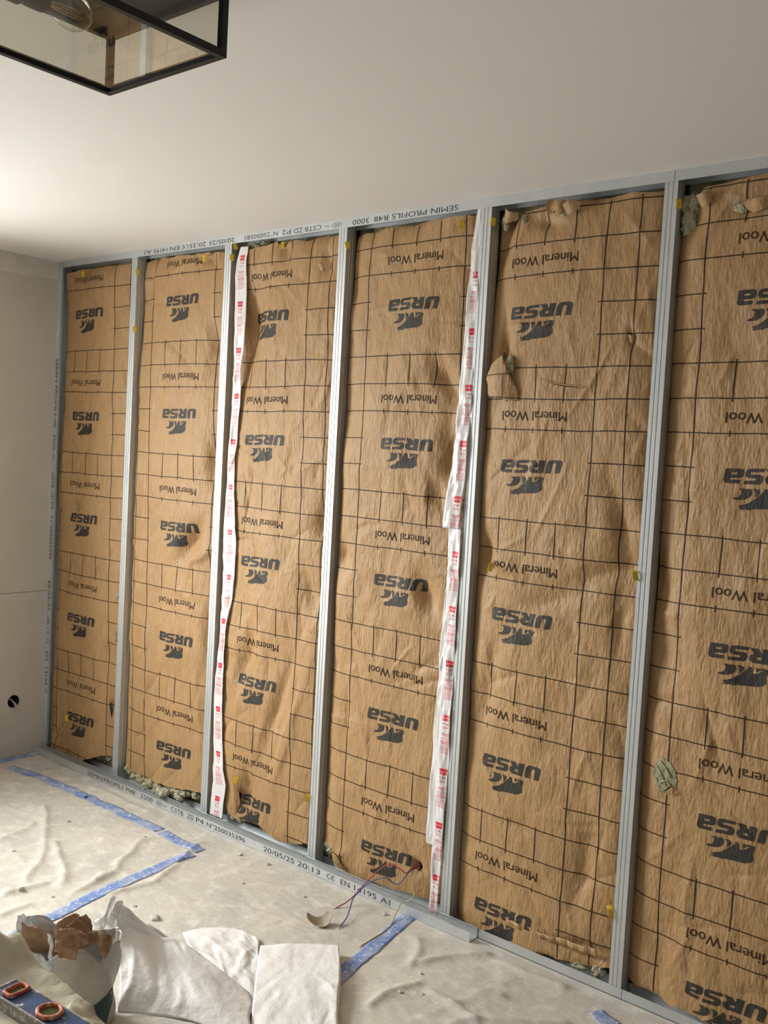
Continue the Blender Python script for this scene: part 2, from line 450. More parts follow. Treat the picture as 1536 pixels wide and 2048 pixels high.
RAIL = [(-.0014, .029), (-.0014, 0), (.0496, 0), (.0496, .029)]
def rail(name, x0, x1, top, label, z0=0.0, y0=0.0):
    o = empty(name, ((x0+x1)/2, .024, H if top else 0)); tag(o, label, 'rail')
    if top: pl = lambda p, q, a: (a, p+y0, H-.0004-q-z0)
    else: pl = lambda p, q, a: (a, p+y0, q+z0)
    extrude_profile('profile', [(p, q) for p, q in RAIL], .0008, x0, x1, pl, M['galv'], o)
    return o
rail_top = rail('ceiling_rail', .001, 2.996, True, 'long galvanised ceiling rail with black upside-down print')
rail('ceiling_rail', 2.9975, XR-.002, True, 'plain galvanised ceiling rail right of the joint')
rail('floor_rail', .001, 3.010, False, 'galvanised floor rail under the studs, partly behind the loose profile', .0012)
rail('floor_rail', 3.0115, XR-.002, False, 'galvanised floor rail right of the joint under the last stud', .0012)

# loose stud lying open side up in front of the floor rail
loose = empty('loose_metal_profile', (1.26, -.028, .002))
tag(loose, 'loose galvanised profile with black print lying on the floor along the rail', 'profile')
LP = [(-.041, .033), (-.0475, .0355), (-.0475, .0015), (-.0475+.0475/3, .0015), (-.0475+.0475/3+.0015, .0022), (-.0475+.0475/3+.003, .0015),
      (-.0475+.0475*2/3-.003, .0015), (-.0475+.0475*2/3-.0015, .0022), (-.0475+.0475*2/3, .0015), (-.0005, .0015), (-.0005, .0355), (-.006, .033)]
LP = [(-.0415, .0330), (-.0475, .0335), (-.0475, .0015)] + LP[3:9] + [(-.0030, .0015), (-.0030, .0335), (-.0085, .0330)]
def loose_pl(p, q, a):                                  # slightly askew: closer to the rail on the right
    return (a, p - .004*(1-a/2.5), q+.0005)
extrude_profile('profile', LP, .0011, .012, 2.520, loose_pl, M['galv'], loose)

# prints on the profiles -------------------------------------------------
NF = merge_vf([ring_vf(.019, .0095, .0016), text_vf('NF', .020, .009)])
def CEm(h):
    r = h/2; a = arc_vf(r, r*.24, math.radians(75), math.radians(285), -r*.55); b = arc_vf(r, r*.24, math.radians(75), math.radians(285), r*1.0)
    bar = (np.array([(.2*r, -.12*r), (.95*r, -.12*r), (.95*r, .12*r), (.2*r, .12*r)]), [(0, 1, 2, 3)])
    return merge_vf([a, b, bar])
def words(parent, items, height, place, name='print'):
    for s, a0, a1 in items:
        c = (a0+a1)/2; w = abs(a1-a0)
        if s == 'NF': p = (NF[0]*np.array([w/.038, height/.019*1.0]), NF[1])
        elif s == 'CE': p = CEm(height); p = (p[0]*np.array([w/(np.ptp(p[0][:, 0])), 1]), p[1])
        elif s == '-': p = (np.array([(-w/2, -.001), (w/2, -.001), (w/2, .001), (-w/2, .001)]), [(0, 1, 2, 3)])
        else: p = text_vf(s, w, height)
        mesh(name, [place(c, v[0], v[1]) for v in p[0]], p[1], M['ink_black'], parent)
words(rail_top, [('SEMIN', 2.172, 2.280), ('PROFILS', 2.008, 2.154), ('R48', 1.930, 1.991), ('3000', 1.832, 1.908), ('NF', 1.734, 1.781), ('-', 1.702, 1.722),
  ('CSTB', 1.601, 1.683), ('ZD', 1.545, 1.591), ('P2', 1.485, 1.530), ('N°25050585', 1.279, 1.462), ('20/05/25', 1.074, 1.224), ('20:35', .954, 1.055),
  ('CE', .901, .945), ('EN', .829, .889), ('14195', .720, .810), ('A1', .658, .704)], .0175,
  lambda c, x, y: (c-x, -.0017, H-.0155-y))
words(loose, [('SEMIN', .458, .571), ('PROFILS', .583, .726), ('M48', .742, .806), ('2500', .844, .926), ('NF', .949, .990), ('-', 1.001, 1.020), ('CSTB', 1.046, 1.126),
  ('ZD', 1.148, 1.190), ('P4', 1.204, 1.250), ('N°250035396', 1.269, 1.491), ('20/05/25', 1.591, 1.752), ('20:13', 1.768, 1.880), ('CE', 1.915, 1.953), ('EN', 1.978, 2.020),
  ('14195', 2.041, 2.140), ('A1', 2.160, 2.200)], .019,
  lambda c, x, y: (c+x, -.0479-.004*(1-(c+x)/2.5), .0185+y))
words(stud_objs[0], [('SEMIN PROFILS', 1.872, 1.603), ('M48', 1.592, 1.552), ('2500', 1.519, 1.445), ('NF', 1.427, 1.394), ('-', 1.380, 1.360), ('CSTB', 1.339, 1.265), ('ZD', 1.243, 1.210),
  ('P4', 1.198, 1.165), ('N°250035396', 1.132, .924), ('20/05/25', .829, .680), ('20:13', .652, .570), ('CE', .546, .520), ('EN', .483, .440), ('14195', .408, .321), ('A1', .305, .282)], .017,
  lambda c, x, y: (.019+y, -.0006, c-x))

# ------------------------------------------------------------------ insulation panels
LOGO = {
'a':[[(-1029,182),(-659,191),(-595,178),(-564,136),(-574,15),(-608,-30),(-665,-49),(-907,-62),(-927,-83),(-904,-106),(-650,-101),(-662,-196),(-972,-207),(-1041,-186),(-1073,-137)],[(-880,86),(-734,90),(-716,72),(-735,37),(-890,30),(-901,51)]],
's':[[(-48,208),(-415,191),(-478,172),(-512,126),(-530,52),(-512,-7),(-463,-41),(-270,-41),(-229,-67),(-255,-100),(-543,-115),(-558,-204),(-168,-188),(-103,-135),(-74,-58),(-91,14),(-146,49),(-381,49),(-419,67),(-397,104),(-64,120)]],
'r':[[(-17,196),(191,200),(267,91),(304,99),(315,201),(520,211),(444,-184),(72,-185),(1,-143),(-27,-76),(-1,-1),(88,63)],[(178,-18),(297,-15),(284,-85),(174,-87),(140,-59)]],
'u':[[(522,-179),(568,96),(608,167),(693,216),(978,223),(1056,198),(1089,132),(1029,-174),(854,-176),(896,90),(871,127),(798,131),(757,90),(704,-179)]],
'paw':[[(-647,-777),(-556,-741),(-397,-680),(-244,-560),(-104,-433),(-25,-353),(-44,-306),(4,-315),(57,-294),(61,-344),(90,-371),(79,-431),(93,-470),(205,-453),(313,-388),(377,-344),(369,-296),(442,-301),(499,-322),(481,-387),(435,-518),(463,-594),(458,-673),(362,-748),(230,-791),(-65,-811),(-271,-821),(-361,-863),(-455,-844),(-524,-863),(-642,-851),(-574,-812)]],
'claw1':[[(-790,-595),(-757,-563),(-641,-545),(-588,-462),(-582,-381),(-662,-316),(-598,-322),(-529,-308),(-479,-355),(-459,-310),(-412,-316),(-371,-309),(-326,-386),(-343,-467),(-407,-541),(-520,-598),(-659,-617),(-753,-617)]],
'claw2':[[(-308,-315),(-240,-306),(-170,-317),(-131,-375),(-140,-415),(-214,-499),(-247,-521),(-237,-431),(-259,-352)]],
'claw3':[[(149,-299),(195,-316),(239,-294),(277,-350),(202,-414),(168,-416),(187,-356)]],
'claw4':[[(284,-291),(318,-301),(346,-283),(358,-326),(316,-364),(291,-334)]]}
STEP = .008
def logo_part(keys):
    return merge_vf([fill_loops([[(x*1e-4, y*1e-4) for x, y in lp] for lp in LOGO[k]], STEP) for k in keys])
P_NAME = logo_part('asru'); P_PAW = logo_part(['paw', 'claw1', 'claw2', 'claw3', 'claw4'])
P_MW = text_vf('Mineral Wool', .227, .0285, STEP)

def line_vf(x0, z0, x1, z1, w=.0031):
    n = max(2, int(max(abs(x1-x0), abs(z1-z0))/.006)); V = []; F = []
    for k in range(n+1):
        t = k/n; x = x0+(x1-x0)*t; z = z0+(z1-z0)*t
        if abs(x1-x0) > abs(z1-z0): V += [(x, z-w/2), (x, z+w/2)]
        else: V += [(x-w/2, z), (x+w/2, z)]
    for k in range(n): F.append((2*k, 2*k+2, 2*k+3, 2*k+1))
    return np.array(V), F

PER = .465
# bay: x of print column, z of the lowest logo, shear, bottom edge, top edge, dents (x, z, rx, rz, depth, angle)
BAYS = [
 dict(xl=.267, z0=.213, sh=-.027, bot=[(0, .024), (.061, .024), (.311, .018), (.40, .060), (.446, .078), (.528, .098), (.6, .10)],
      top=[(0, 2.272), (.05, 2.274), (.29, 2.289), (.6, 2.288)],
      dents=[(.191, 1.19, .05, .03, .012, 20), (.35, 2.04, .03, .10, .006, 10), (.487, .55, .03, .12, .010, 0), (.53, .31, .02, .05, .02, 0), (.22, 2.26, .04, .03, .010, 0)]),
 dict(xl=.940, z0=.233, sh=-.036, bot=[(.6, .09), (.65, .08), (.689, .062), (.813, .061), (.948, .074), (1.14, .094), (1.2, .094)],
      top=[(.6, 2.284), (.70, 2.287), (.74, 2.297), (.78, 2.285), (1.10, 2.279), (1.2, 2.279)],
      dents=[(1.03, 1.115, .035, .085, .030, -35), (1.085, 1.06, .07, .02, -.016, 25), (1.12, 1.90, .035, .11, .020, 12), (1.14, 1.45, .035, .10, .022, 0), (.68, 2.19, .03, .12, .012, -10),
             (1.16, .72, .03, .14, .018, 0), (.90, 1.14, .05, .10, -.012, 0), (1.06, 2.25, .04, .03, .012, 0)]),
 dict(xl=1.438, z0=.142, sh=-.014, bot=[(1.2, .10), (1.292, .098), (1.33, .06), (1.355, .051), (1.497, .062), (1.608, .036), (1.70, .049), (1.741, .066), (1.8, .07)],
      top=[(1.2, 2.272), (1.279, 2.272), (1.389, 2.282), (1.44, 2.290), (1.469, 2.262), (1.50, 2.285), (1.599, 2.278), (1.65, 2.286), (1.727, 2.283), (1.8, 2.28)],
      dents=[(1.31, 1.93, .05, .17, .034, -12), (1.42, 1.86, .05, .22, -.012, -14), (1.74, 1.24, .03, .07, .022, 0), (1.70, 1.0, .04, .08, .016, 30), (1.38, .68, .035, .12, .02, -20),
             (1.57, .55, .022, .22, .012, -18), (1.62, .42, .02, .25, -.010, -18), (1.42, .205, .03, .07, .02, 10), (1.70, 2.19, .03, .05, .016, 0), (1.49, 2.24, .03, .05, .014, 0), (1.50, 1.1, .06, .3, -.006, 0)]),
 dict(xl=2.117, z0=.150, sh=-.006, bot=[(1.8, .095), (1.875, .085), (1.885, .045), (1.913, .027), (2.008, .022), (2.099, .030), (2.302, .045), (2.4, .045)],
      top=[(1.8, 2.272), (2.019, 2.284), (2.226, 2.288), (2.4, 2.28)],
      dents=[(2.25, 1.77, .035, .09, .028, 40), (2.17, 1.86, .05, .12, -.012, 40), (2.285, 1.52, .03, .10, .026, 0), (2.245, 1.39, .03, .07, .018, 25), (2.235, 1.05, .03, .06, .022, 30),
             (2.16, 1.03, .045, .05, -.012, 0), (1.86, 1.15, .025, .05, .015, 0), (1.83, 2.10, .03, .12, .012, 0), (2.256, .14, .018, .018, .024, 0), (1.92, .08, .03, .015, -.006, 30)]),
 dict(xl=2.598, z0=.103, sh=.003, bot=[(2.4, .018), (2.45, .022), (2.59, .012), (2.70, .022), (2.767, .030), (2.899, .042), (2.952, .060), (3.0, .06)],
      top=[(2.4, 2.24), (2.44, 2.262), (2.47, 2.240), (2.52, 2.276), (2.595, 2.279), (2.76, 2.284), (3.0, 2.288)],
      dents=[(2.47, 1.84, .018, .10, .028, 0), (2.91, 1.33, .03, .12, .016, 12), (2.86, 1.20, .10, .03, .014, 20), (2.45, 1.21, .03, .06, .024, 0), (2.53, 1.19, .05, .02, -.012, -15), (2.92, 1.06, .03, .12, .012, 0),
             (2.44, 2.19, .03, .10, .020, -15), (2.49, .78, .03, .14, .012, -8), (2.86, .33, .03, .14, .012, -10), (2.88, .095, .08, .02, .012, 0), (2.60, 2.225, .05, .02, .014, -15), (2.70, 1.10, .12, .03, .008, 20), (2.895, 1.875, .015, .03, .012, 0)]),
 dict(xl=3.294, z0=.108, sh=.0, bot=[(3.0, .048), (3.086, .044), (3.159, .040), (3.258, .034), (3.4, .03), (3.6, .04)],
      top=[(3.0, 2.22), (3.035, 2.235), (3.07, 2.278), (3.235, 2.288), (3.6, 2.285)],
      dents=[(3.02, 1.23, .02, .09, .014, 0), (3.06, 1.0, .05, .12, .010, 15), (3.11, .17, .04, .10, .012, 0), (3.18, 1.86, .08, .10, .012, 30), (3.04, 2.20, .03, .05, .02, 0), (3.16, 1.10, .06, .14, -.008, 20), (3.20, 2.20, .04, .02, .012, 20)]),
 dict(xl=3.80, z0=.15, sh=.0, bot=[(3.6, .04), (4.2, .04)], top=[(3.6, 2.285), (4.2, 2.285)], dents=[]),
]
bay_labels = ['narrow-looking kraft-faced insulation panel beside the grey left wall, first bay',
 'kraft-faced insulation panel in the second bay, wool spilling out at its foot',
 'kraft-faced insulation panel in the third bay, between wavy white strip and middle stud',
 'kraft-faced insulation panel in the fourth bay, electric wires coming out at its foot',
 'kraft-faced insulation panel in the fifth bay, with torn flap and horizontal slit',
 'kraft-faced insulation panel in the rightmost bay, cut by the photo edge, oval hole in it',
 'kraft-faced insulation panel beyond the right edge of the photo']
papers = []
for k, B in enumerate(BAYS):
    xa = SX[k]+.0197; xb = SX[k+1]-.0150
    if k == 0: xa = .0215
    nu = int((xb-xa)/.0058)+1; nv = 396
    us = np.linspace(xa, xb, nu)
    bx, bz = zip(*B['bot']); tx, tz = zip(*B['top'])
    lo_ = np.interp(us, bx, bz) + .006*fbm(us*28, us*0+k, 40+k, 3); hi_ = np.interp(us, tx, tz) - .008 + .005*fbm(us*24, us*0+k, 60+k, 3)
    T = np.linspace(0, 1, nv); U = np.repeat(us[:, None], nv, 1); Vz = lo_[:, None]+(hi_-lo_)[:, None]*T[None, :]
    s = U-xa; e = xb-U; mid = s*e/((xb-xa)/2)**2
    Y = .016 - .010*mid
    edgeL = 1+.9*fbm(Vz*6, U*0, 100+k, 3); edgeR = 1+.9*fbm(Vz*6, U*0, 120+k, 3)
    Y += .026*np.exp(-s/(.014+.012*np.clip(edgeL, 0, 2))) + .014*np.exp(-e/(.010+.014*np.clip(edgeR, 0, 2)))
    Y += .0080*fbm(U*5, Vz*3, 10+k, 3) + .0032*fbm(U*14, Vz*9, 30+k, 3)
    Y += creases(U, Vz, 46, xa, xb, .05, 2.28, 200+k, .0056, .011, .05, .22)
    Y += creases(U, Vz, 26, xa, xb, .05, 2.28, 300+k, .0046, .009, .05, .20, (math.pi/2, .4))
    for (dx, dz, rx, rz, dp, an) in B['dents']:
        ca, sa = math.cos(math.radians(an)), math.sin(math.radians(an))
        a = (U-dx)*ca+(Vz-dz)*sa; b = -(U-dx)*sa+(Vz-dz)*ca
        rr = np.sqrt((a/rx)**2+(b/rz)**2)
        Y += 1.35*dp*np.exp(-rr**1.7)
    endb = np.exp(-(Vz-lo_[:, None])/.03); endt = np.exp(-(hi_[:, None]-Vz)/.04)
    Y += .012*endb*fbm(U*9, Vz*0, 80+k, 2) + .016*endt*(0.6+fbm(U*9, Vz*0, 90+k, 2))
    Y = np.clip(Y, -.010, .060)
    tuck = np.maximum(np.exp(-s/.006), np.exp(-e/.012)); Y = np.maximum(Y, .007*tuck)
    fade = np.clip(mid*3, 0, 1)
    WX = (.004*fbm(U*3, Vz*3, 400+k, 3) + .0015*fbm(U*10, Vz*10, 430+k, 2))*fade
    WZ = .004*fbm(U*3, Vz*3, 500+k, 3) + .0016*fbm(U*11, Vz*9, 530+k, 2)
    P = np.stack([U+WX, Y, Vz+WZ*np.clip(np.minimum(T, 1-T)*20, .2, 1)[None, :]], 2)
    surf = Surf(us, nv, P, lo_, hi_)
    root = empty('insulation_batt', ((xa+xb)/2, .05, .03)); tag(root, bay_labels[k], 'insulation', 'kraft-faced insulation panels')
    pap = surf.obj('kraft_facing', M['kraft'], root)
    pap['label'] = 'brown kraft paper facing with printed grid and logos'
    papers.append((root, pap, surf))
    # wool behind the paper
    nn, mm = 24, 90; uu = np.linspace(xa+.003, xb+.008, nn); wv = np.linspace(.004, H-.005, mm)
    UU, WW = np.meshgrid(uu, wv, indexing='ij'); YY = .066+.004*fbm(UU*20, WW*20, 700+k, 3)
    WS = Surf(uu, mm, np.stack([UU, YY, WW], 2), np.full(nn, .004), np.full(nn, H-.005))
    co = WS.obj('wool_core', M['wool'], root)
    sd = co.modifiers.new('thick', 'SOLIDIFY'); sd.thickness = .026; sd.offset = -1
    # printing
    xl, z0, sh = B['xl'], B['z0'], B['sh']
    lines = []
    xs_c = [d for d in (-.9, -.8, -.3, -.2, .2, .3, .4, .8, .9) ]
    for n in range(-1, 6):
        zc = z0+n*PER
        for dz_, kind in ((.298, 0), (.203, 0), (.110, 0), (.017, 1), (-.076, 1)):
            z = zc+dz_; j = lambda: random.uniform(-.0008, .0008)
            if kind == 0: lines.append(line_vf(xa-xl+.0005, z, xb-xl, z+j()))
            else:
                lines.append(line_vf(xa-xl+.0005, z, -.19+j(), z)) if xa-xl < -.21 else None
                lines.append(line_vf(.19+j(), z, xb-xl, z)) if xb-xl > .21 else None
        for d in (-.1, 0, .1):
            lines.append(line_vf(d, zc+.193, d+.001, zc+.306)); lines.append(line_vf(d, zc+.101, d, zc+.118))
    for d in (-.4, -.3, -.2, .2, .3, .4):
        if xa-xl+.004 < d < xb-xl-.002: lines.append(line_vf(d, 0.0, d, 2.32))
    put_print('printed_grid', merge_vf([l for l in lines if l is not None]), surf, xl, 0, M['ink_line'], pap, shear=sh, off=.0008)
    for n in range(0, 5):
        zc = z0+n*PER
        lg = put_print('printed_logo', merge_vf([P_NAME, P_PAW]), surf, xl, zc, M['ink_logo'], pap, shear=sh, off=.0010)
        put_print('printed_text', P_MW, surf, xl+.001, zc+.152, M['ink_line'], pap, rot=True, shear=sh, off=.0010)

def lump(name, c, r, seed, m, parent, squash=(1, 1, 1), amp=.45, sub=3):
    """a tuft: a cluster of soft lumps with loose fibres sticking out, one mesh"""
    rg = np.random.default_rng(seed); V = []; F = []; n0 = 0
    bm = bmesh.new(); bmesh.ops.create_icosphere(bm, subdivisions=sub, radius=1.0)
    bm.verts.index_update(); base = np.array([v.co[:] for v in bm.verts]); bf = [tuple(v.index for v in f.verts) for f in bm.faces]; bm.free()
    sq = np.array(squash)*r; c = np.array(c)
    for k in range(6):
        rr = rg.uniform(.42, .7); ctr = rg.normal(0, .42, 3); ctr /= max(1, np.linalg.norm(ctr)/.7)
        co = base
        n = fbm(co[:, 0]*2.6+3*co[:, 2]+k*7, co[:, 1]*2.6+7, seed+k, 5, .65) + fbm(co[:, 2]*3-5, co[:, 0]*2.4+co[:, 1]*2.4+k, seed+9+k, 5, .65)
        P = (co*(1+.55*n)[:, None]*rr+ctr)*sq+c
        V.append(P); F += [tuple(i+n0 for i in f) for f in bf]; n0 += len(P)
    nf = 130; d = rg.normal(0, 1, (nf, 3)); d /= np.linalg.norm(d, axis=1)[:, None]
    for q in d:
        p0 = q*rg.uniform(.6, 1.0)*sq*.95+c; t_ = q*.5+rg.normal(0, .8, 3); t_ /= np.linalg.norm(t_); L = rg.uniform(.004, .012)
        w = np.cross(t_, rg.normal(0, 1, 3)); w = w/np.linalg.norm(w)*.0006; b_ = np.cross(t_, w)/np.linalg.norm(w)*.002*rg.normal()
        V.append(np.array([p0-w, p0+w, p0+t_*L*.6+b_+w*.7, p0+t_*L*.6+b_-w*.7, p0+t_*L+b_*2])); F += [(n0, n0+1, n0+2, n0+3), (n0+3, n0+2, n0+4)]; n0 += 5
    return mesh(name, np.concatenate(V), F, m, parent, True)

# tufts of mineral wool escaping from the panels
TUFTS = [(0, (.50, .045, .080), .030, (1.2, .6, .8)), (0, (.545, .035, .075), .022, (1, .6, .8)),
 (1, (.655, .030, .070), .022, (1, .8, 1)), (1, (.70, .022, .052), .022, (1.2, .8, .8)), (1, (.75, .020, .050), .024, (1.2, .8, .8)), (1, (.81, .014, .045), .028, (1.3, .9, .8)), (1, (.87, .012, .042), .031, (1.2, .9, .9)),
 (1, (.93, .012, .047), .034, (1.1, .9, .8)), (1, (.99, .020, .054), .026, (1.2, .8, .8)), (1, (1.05, .026, .066), .020, (1.4, .7, .8)), (1, (1.11, .028, .072), .018, (1.3, .7, .7)), (1, (1.02, .010, .040), .016, (1.4, .9, .7)),
 (2, (1.33, .030, .055), .020, (1.2, .6, .9)), (2, (1.38, .028, .046), .014, (1.4, .6, .7)), (2, (1.64, .034, .045), .012, (1.8, .6, .6)), (2, (1.70, .032, .052), .012, (1.6, .6, .7)),
 (2, (1.31, .034, 2.285), .022, (1.6, .6, .5)), (2, (1.36, .034, 2.288), .018, (1.6, .6, .5)),
 (3, (1.84, .034, .072), .028, (.9, .5, 1.0)),
 (4, (2.80, .028, .030), .014, (2.0, .8, .6)), (4, (2.87, .022, .034), .016, (1.8, .8, .7)), (4, (2.925, .018, .040), .018, (1.1, .8, 1.3)),
 (4, (2.445, .026, 2.245), .020, (.8, .5, 1.2)), (4, (2.522, .012, 2.243), .011, (.7, .7, 1.2)), (4, (2.66, .012, 2.247), .014, (1.1, .6, .9)),
 (5, (3.035, .036, 2.215), .036, (.8, .4, 1.4)), (5, (3.175, .012, 2.205), .016, (1.4, .5, .8)),
 (0, (.209, .006, 1.19), .008, (1, .7, 1)), (0, (.549, .014, .826), .014, (.9, .7, 1.2)), (0, (.548, .014, .64), .009, (.9, .7, 3.0))]
for i, (b, c, r, sq) in enumerate(TUFTS):
    lump('wool_tuft', c, r, 900+i*3, M['wool'], papers[b][0], sq)

# torn pieces of the facing: bent irregular sheets
def torn(name, c, ex, ez, outline, bend, m, parent, seed, rings=7, n=36, th=.0006, rag=.06, crumple=.0):
    """outline: list of (a,b) in the sheet's own axes ex, ez (metres); bend(a,b)-> offset along the normal"""
    ex = Vector(ex).normalized(); ez = Vector(ez); ez = (ez-ex*ez.dot(ex)).normalized(); nz = ex.cross(ez)
    O = np.array(outline, float); size = max(np.ptp(O[:, 0]), np.ptp(O[:, 1]))
    seg = np.linalg.norm(np.roll(O, -1, 0)-O, axis=1); cum = np.concatenate([[0], np.cumsum(seg)])
    tt = np.linspace(0, cum[-1], n, endpoint=False); Oc = np.vstack([O, O[:1]])
    px = np.interp(tt, cum, Oc[:, 0]); py = np.interp(tt, cum, Oc[:, 1])
    ja = rag*size*.35
    px = px+ja*fbm(np.arange(n)*.55, np.zeros(n), seed, 3); py = py+ja*fbm(np.arange(n)*.55, np.zeros(n)+5, seed+1, 3)
    V, F = fill_loops([list(zip(px.tolist(), py.tolist()))], max(size/14, .005))
    W = bend(V[:, 0], V[:, 1]) + .0016*fbm(V[:, 0]*40, V[:, 1]*40, seed+3, 3) + crumple*size*fbm(V[:, 0]/size*4, V[:, 1]/size*4, seed+4, 3)
    W = W + creases(V[:, 0]/size, V[:, 1]/size, 10, O[:, 0].min()/size, O[:, 0].max()/size, O[:, 1].min()/size, O[:, 1].max()/size, seed+6, 1.6*crumple, .05, .3, .9)*size
    c = Vector(c); P3 = [c+ex*float(a)+ez*float(b)+nz*float(w) for (a, b), w in zip(V, W)]
    o = mesh(name, P3, F, m, parent, True)
    sd = o.modifiers.new('thick', 'SOLIDIFY'); sd.thickness = th; sd.offset = 0
    return o
R5, P5, S5 = papers[4]
# hanging flap of the fifth panel, its curl of wool and the dark tear above it
flap = [(.012, .060), (-.025, .037), (-.051, .010), (-.062, -.008), (-.051, -.030), (-.047, -.063), (.058, -.080), (.060, -.050), (.029, .004), (.024, .015)]
fo = torn('torn_flap', (2.484, -.004, 1.771), (1, 0, 0), (0, 0, 1), flap, lambda a, b: .010*np.exp(-((a-.0)/.04)**2)+.012*sstep(-.02, .06, b)-.006*sstep(.02, .06, np.abs(a)), M['kraft'], R5, 5, rag=.03)
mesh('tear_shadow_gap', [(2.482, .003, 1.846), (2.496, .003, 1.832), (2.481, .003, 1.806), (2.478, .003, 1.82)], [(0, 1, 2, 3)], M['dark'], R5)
# printed lines that cross the flap
for (a0, b0, a1, b1) in ((-.060, .0, .030, .004), (-.048, -.0665, .056, -.0700), (.010, .0, .012, -.066)):
    n = 14; V = []; F = []
    for q in range(n+1):
        t_ = q/n; a = a0+(a1-a0)*t_; b = b0+(b1-b0)*t_
        w = .010*math.exp(-((a)/.04)**2)+.012*float(sstep(-.02, .06, b))-.006*float(sstep(.02, .06, abs(a)))
        dx, dz = (0, .0012) if abs(a1-a0) > abs(b1-b0) else (.0012, 0)
        V += [(2.484+a-dx, -.004-w-.0022, 1.771+b-dz), (2.484+a+dx, -.004-w-.0022, 1.771+b+dz)]
    for q in range(n): F.append((2*q, 2*q+2, 2*q+3, 2*q+1))
    mesh('printed_line', V, F, M['ink_line'], fo)
lump('wool_tuft', (2.512, .004, 1.802), .020, 77, M['wool'], R5, (.8, .5, 1.3))
# slit with a lifted lip
sl = [(2.616, 1.762), (2.640, 1.757), (2.663, 1.749), (2.702, 1.743), (2.725, 1.742), (2.746, 1.739), (2.784, 1.734)]
V = []; F = []
for i, (x, z) in enumerate(sl):
    p, _ = S5.at(np.array([x, x, x]), np.array([z+.004, z+.0005, z-.0015]), .001)
    wv_ = .005*math.sin(math.pi*(i+.3)/(len(sl)-.4))
    V += [p[0], p[1]+np.array([0, -wv_, 0]), p[2]+np.array([0, -wv_*.7, 0])]
for i in range(len(sl)-1): F += [(3*i, 3*i+1, 3*i+4, 3*i+3), (3*i+1, 3*i+2, 3*i+5, 3*i+4)]
mesh('torn_lip', V, F, M['kraft'], R5, True)
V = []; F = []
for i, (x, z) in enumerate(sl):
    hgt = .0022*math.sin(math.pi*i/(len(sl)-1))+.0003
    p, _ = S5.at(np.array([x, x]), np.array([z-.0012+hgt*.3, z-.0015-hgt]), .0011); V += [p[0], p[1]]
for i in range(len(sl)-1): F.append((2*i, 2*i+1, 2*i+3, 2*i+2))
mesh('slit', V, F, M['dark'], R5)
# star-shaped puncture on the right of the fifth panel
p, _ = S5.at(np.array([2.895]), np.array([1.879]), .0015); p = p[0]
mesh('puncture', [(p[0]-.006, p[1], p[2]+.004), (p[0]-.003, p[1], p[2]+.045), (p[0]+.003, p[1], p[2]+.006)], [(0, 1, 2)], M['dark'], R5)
torn('torn_flap', (p[0], p[1]-.004, p[2]-.004), (1, 0, .1), (0, -.3, 1), [(-.010, .010), (.009, .008), (.006, -.012), (-.003, -.016)], lambda a, b: .006*np.exp(-(a/.008)**2), M['kraft'], R5, 9, 4, 16)
# crumpled flaps under the rail, fifth bay
torn('torn_flap', (2.635, -.006, 2.262), (1, 0, -.15), (0, -.35, 1), [(-.030, .018), (.030, .022), (.045, .002), (.020, -.020), (-.005, -.008), (-.020, -.026), (-.032, -.004)], lambda a, b: .008*np.sin(a*110)+.006*np.cos(b*120), M['kraft'], R5, 15, 6, 30)
torn('torn_flap', (2.690, -.008, 2.258), (1, 0, .2), (0, -.4, 1), [(-.026, .012), (.006, .022), (.030, .004), (.022, -.016), (-.016, -.020)], lambda a, b: .010*np.exp(-(a/.02)**2), M['kraft'], R5, 18, 6, 26)
torn('torn_flap', (2.470, .004, 2.258), (1, 0, -.4), (0, -.4, 1), [(-.020, .020), (.028, .016), (.030, -.006), (-.010, -.026)], lambda a, b: .010*np.cos(a*90), M['kraft'], R5, 21, 6, 26)
# sixth bay: oval hole with wool and the torn strip high on the right
R6, P6, S6 = papers[5]
ovl = [(3.048, .665), (3.060, .700), (3.076, .717), (3.098, .708), (3.114, .689), (3.122, .660), (3.120, .638), (3.098, .617), (3.074, .620), (3.057, .634)]
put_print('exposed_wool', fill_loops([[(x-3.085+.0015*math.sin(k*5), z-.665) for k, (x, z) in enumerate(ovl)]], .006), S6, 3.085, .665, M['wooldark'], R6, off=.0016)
for k_, st in enumerate([[(3.060, .690), (3.078, .668), (3.092, .640)], [(3.072, .705), (3.090, .690), (3.104, .668)], [(3.058, .655), (3.072, .645), (3.090, .655), (3.108, .640)], [(3.066, .630), (3.086, .628), (3.104, .650)]]):
    q_, _ = S6.at(np.array([p[0] for p in st]), np.array([p[1] for p in st]), .003); tube('wool_strand', q_, .0022, M['wool'], R6, 6, 5)
torn('torn_flap', (3.112, .004, .632), (1, 0, .8), (0, -.2, 1), [(-.018, .006), (.016, .007), (.018, -.006), (-.014, -.006)], lambda a, b: .003*np.cos(a*90), M['kraft'], R6, 33, 4, 20)
torn('torn_flap', (3.215, -.004, 2.205), (1, 0, .0), (0, -.3, 1), [(-.030, .010), (.045, .016), (.050, -.010), (.0, -.026), (-.020, -.012)], lambda a, b: .008*np.sin(a*70)+.004*np.cos(b*100), M['kraft'], R6, 35, 6, 26)
torn('torn_flap', (3.085, .004, 2.235), (1, 0, .3), (0, -.3, 1), [(-.022, .018), (.020, .016), (.016, -.014), (-.018, -.020)], lambda a, b: .008*np.cos(a*90), M['kraft'], R6, 37, 6, 24)
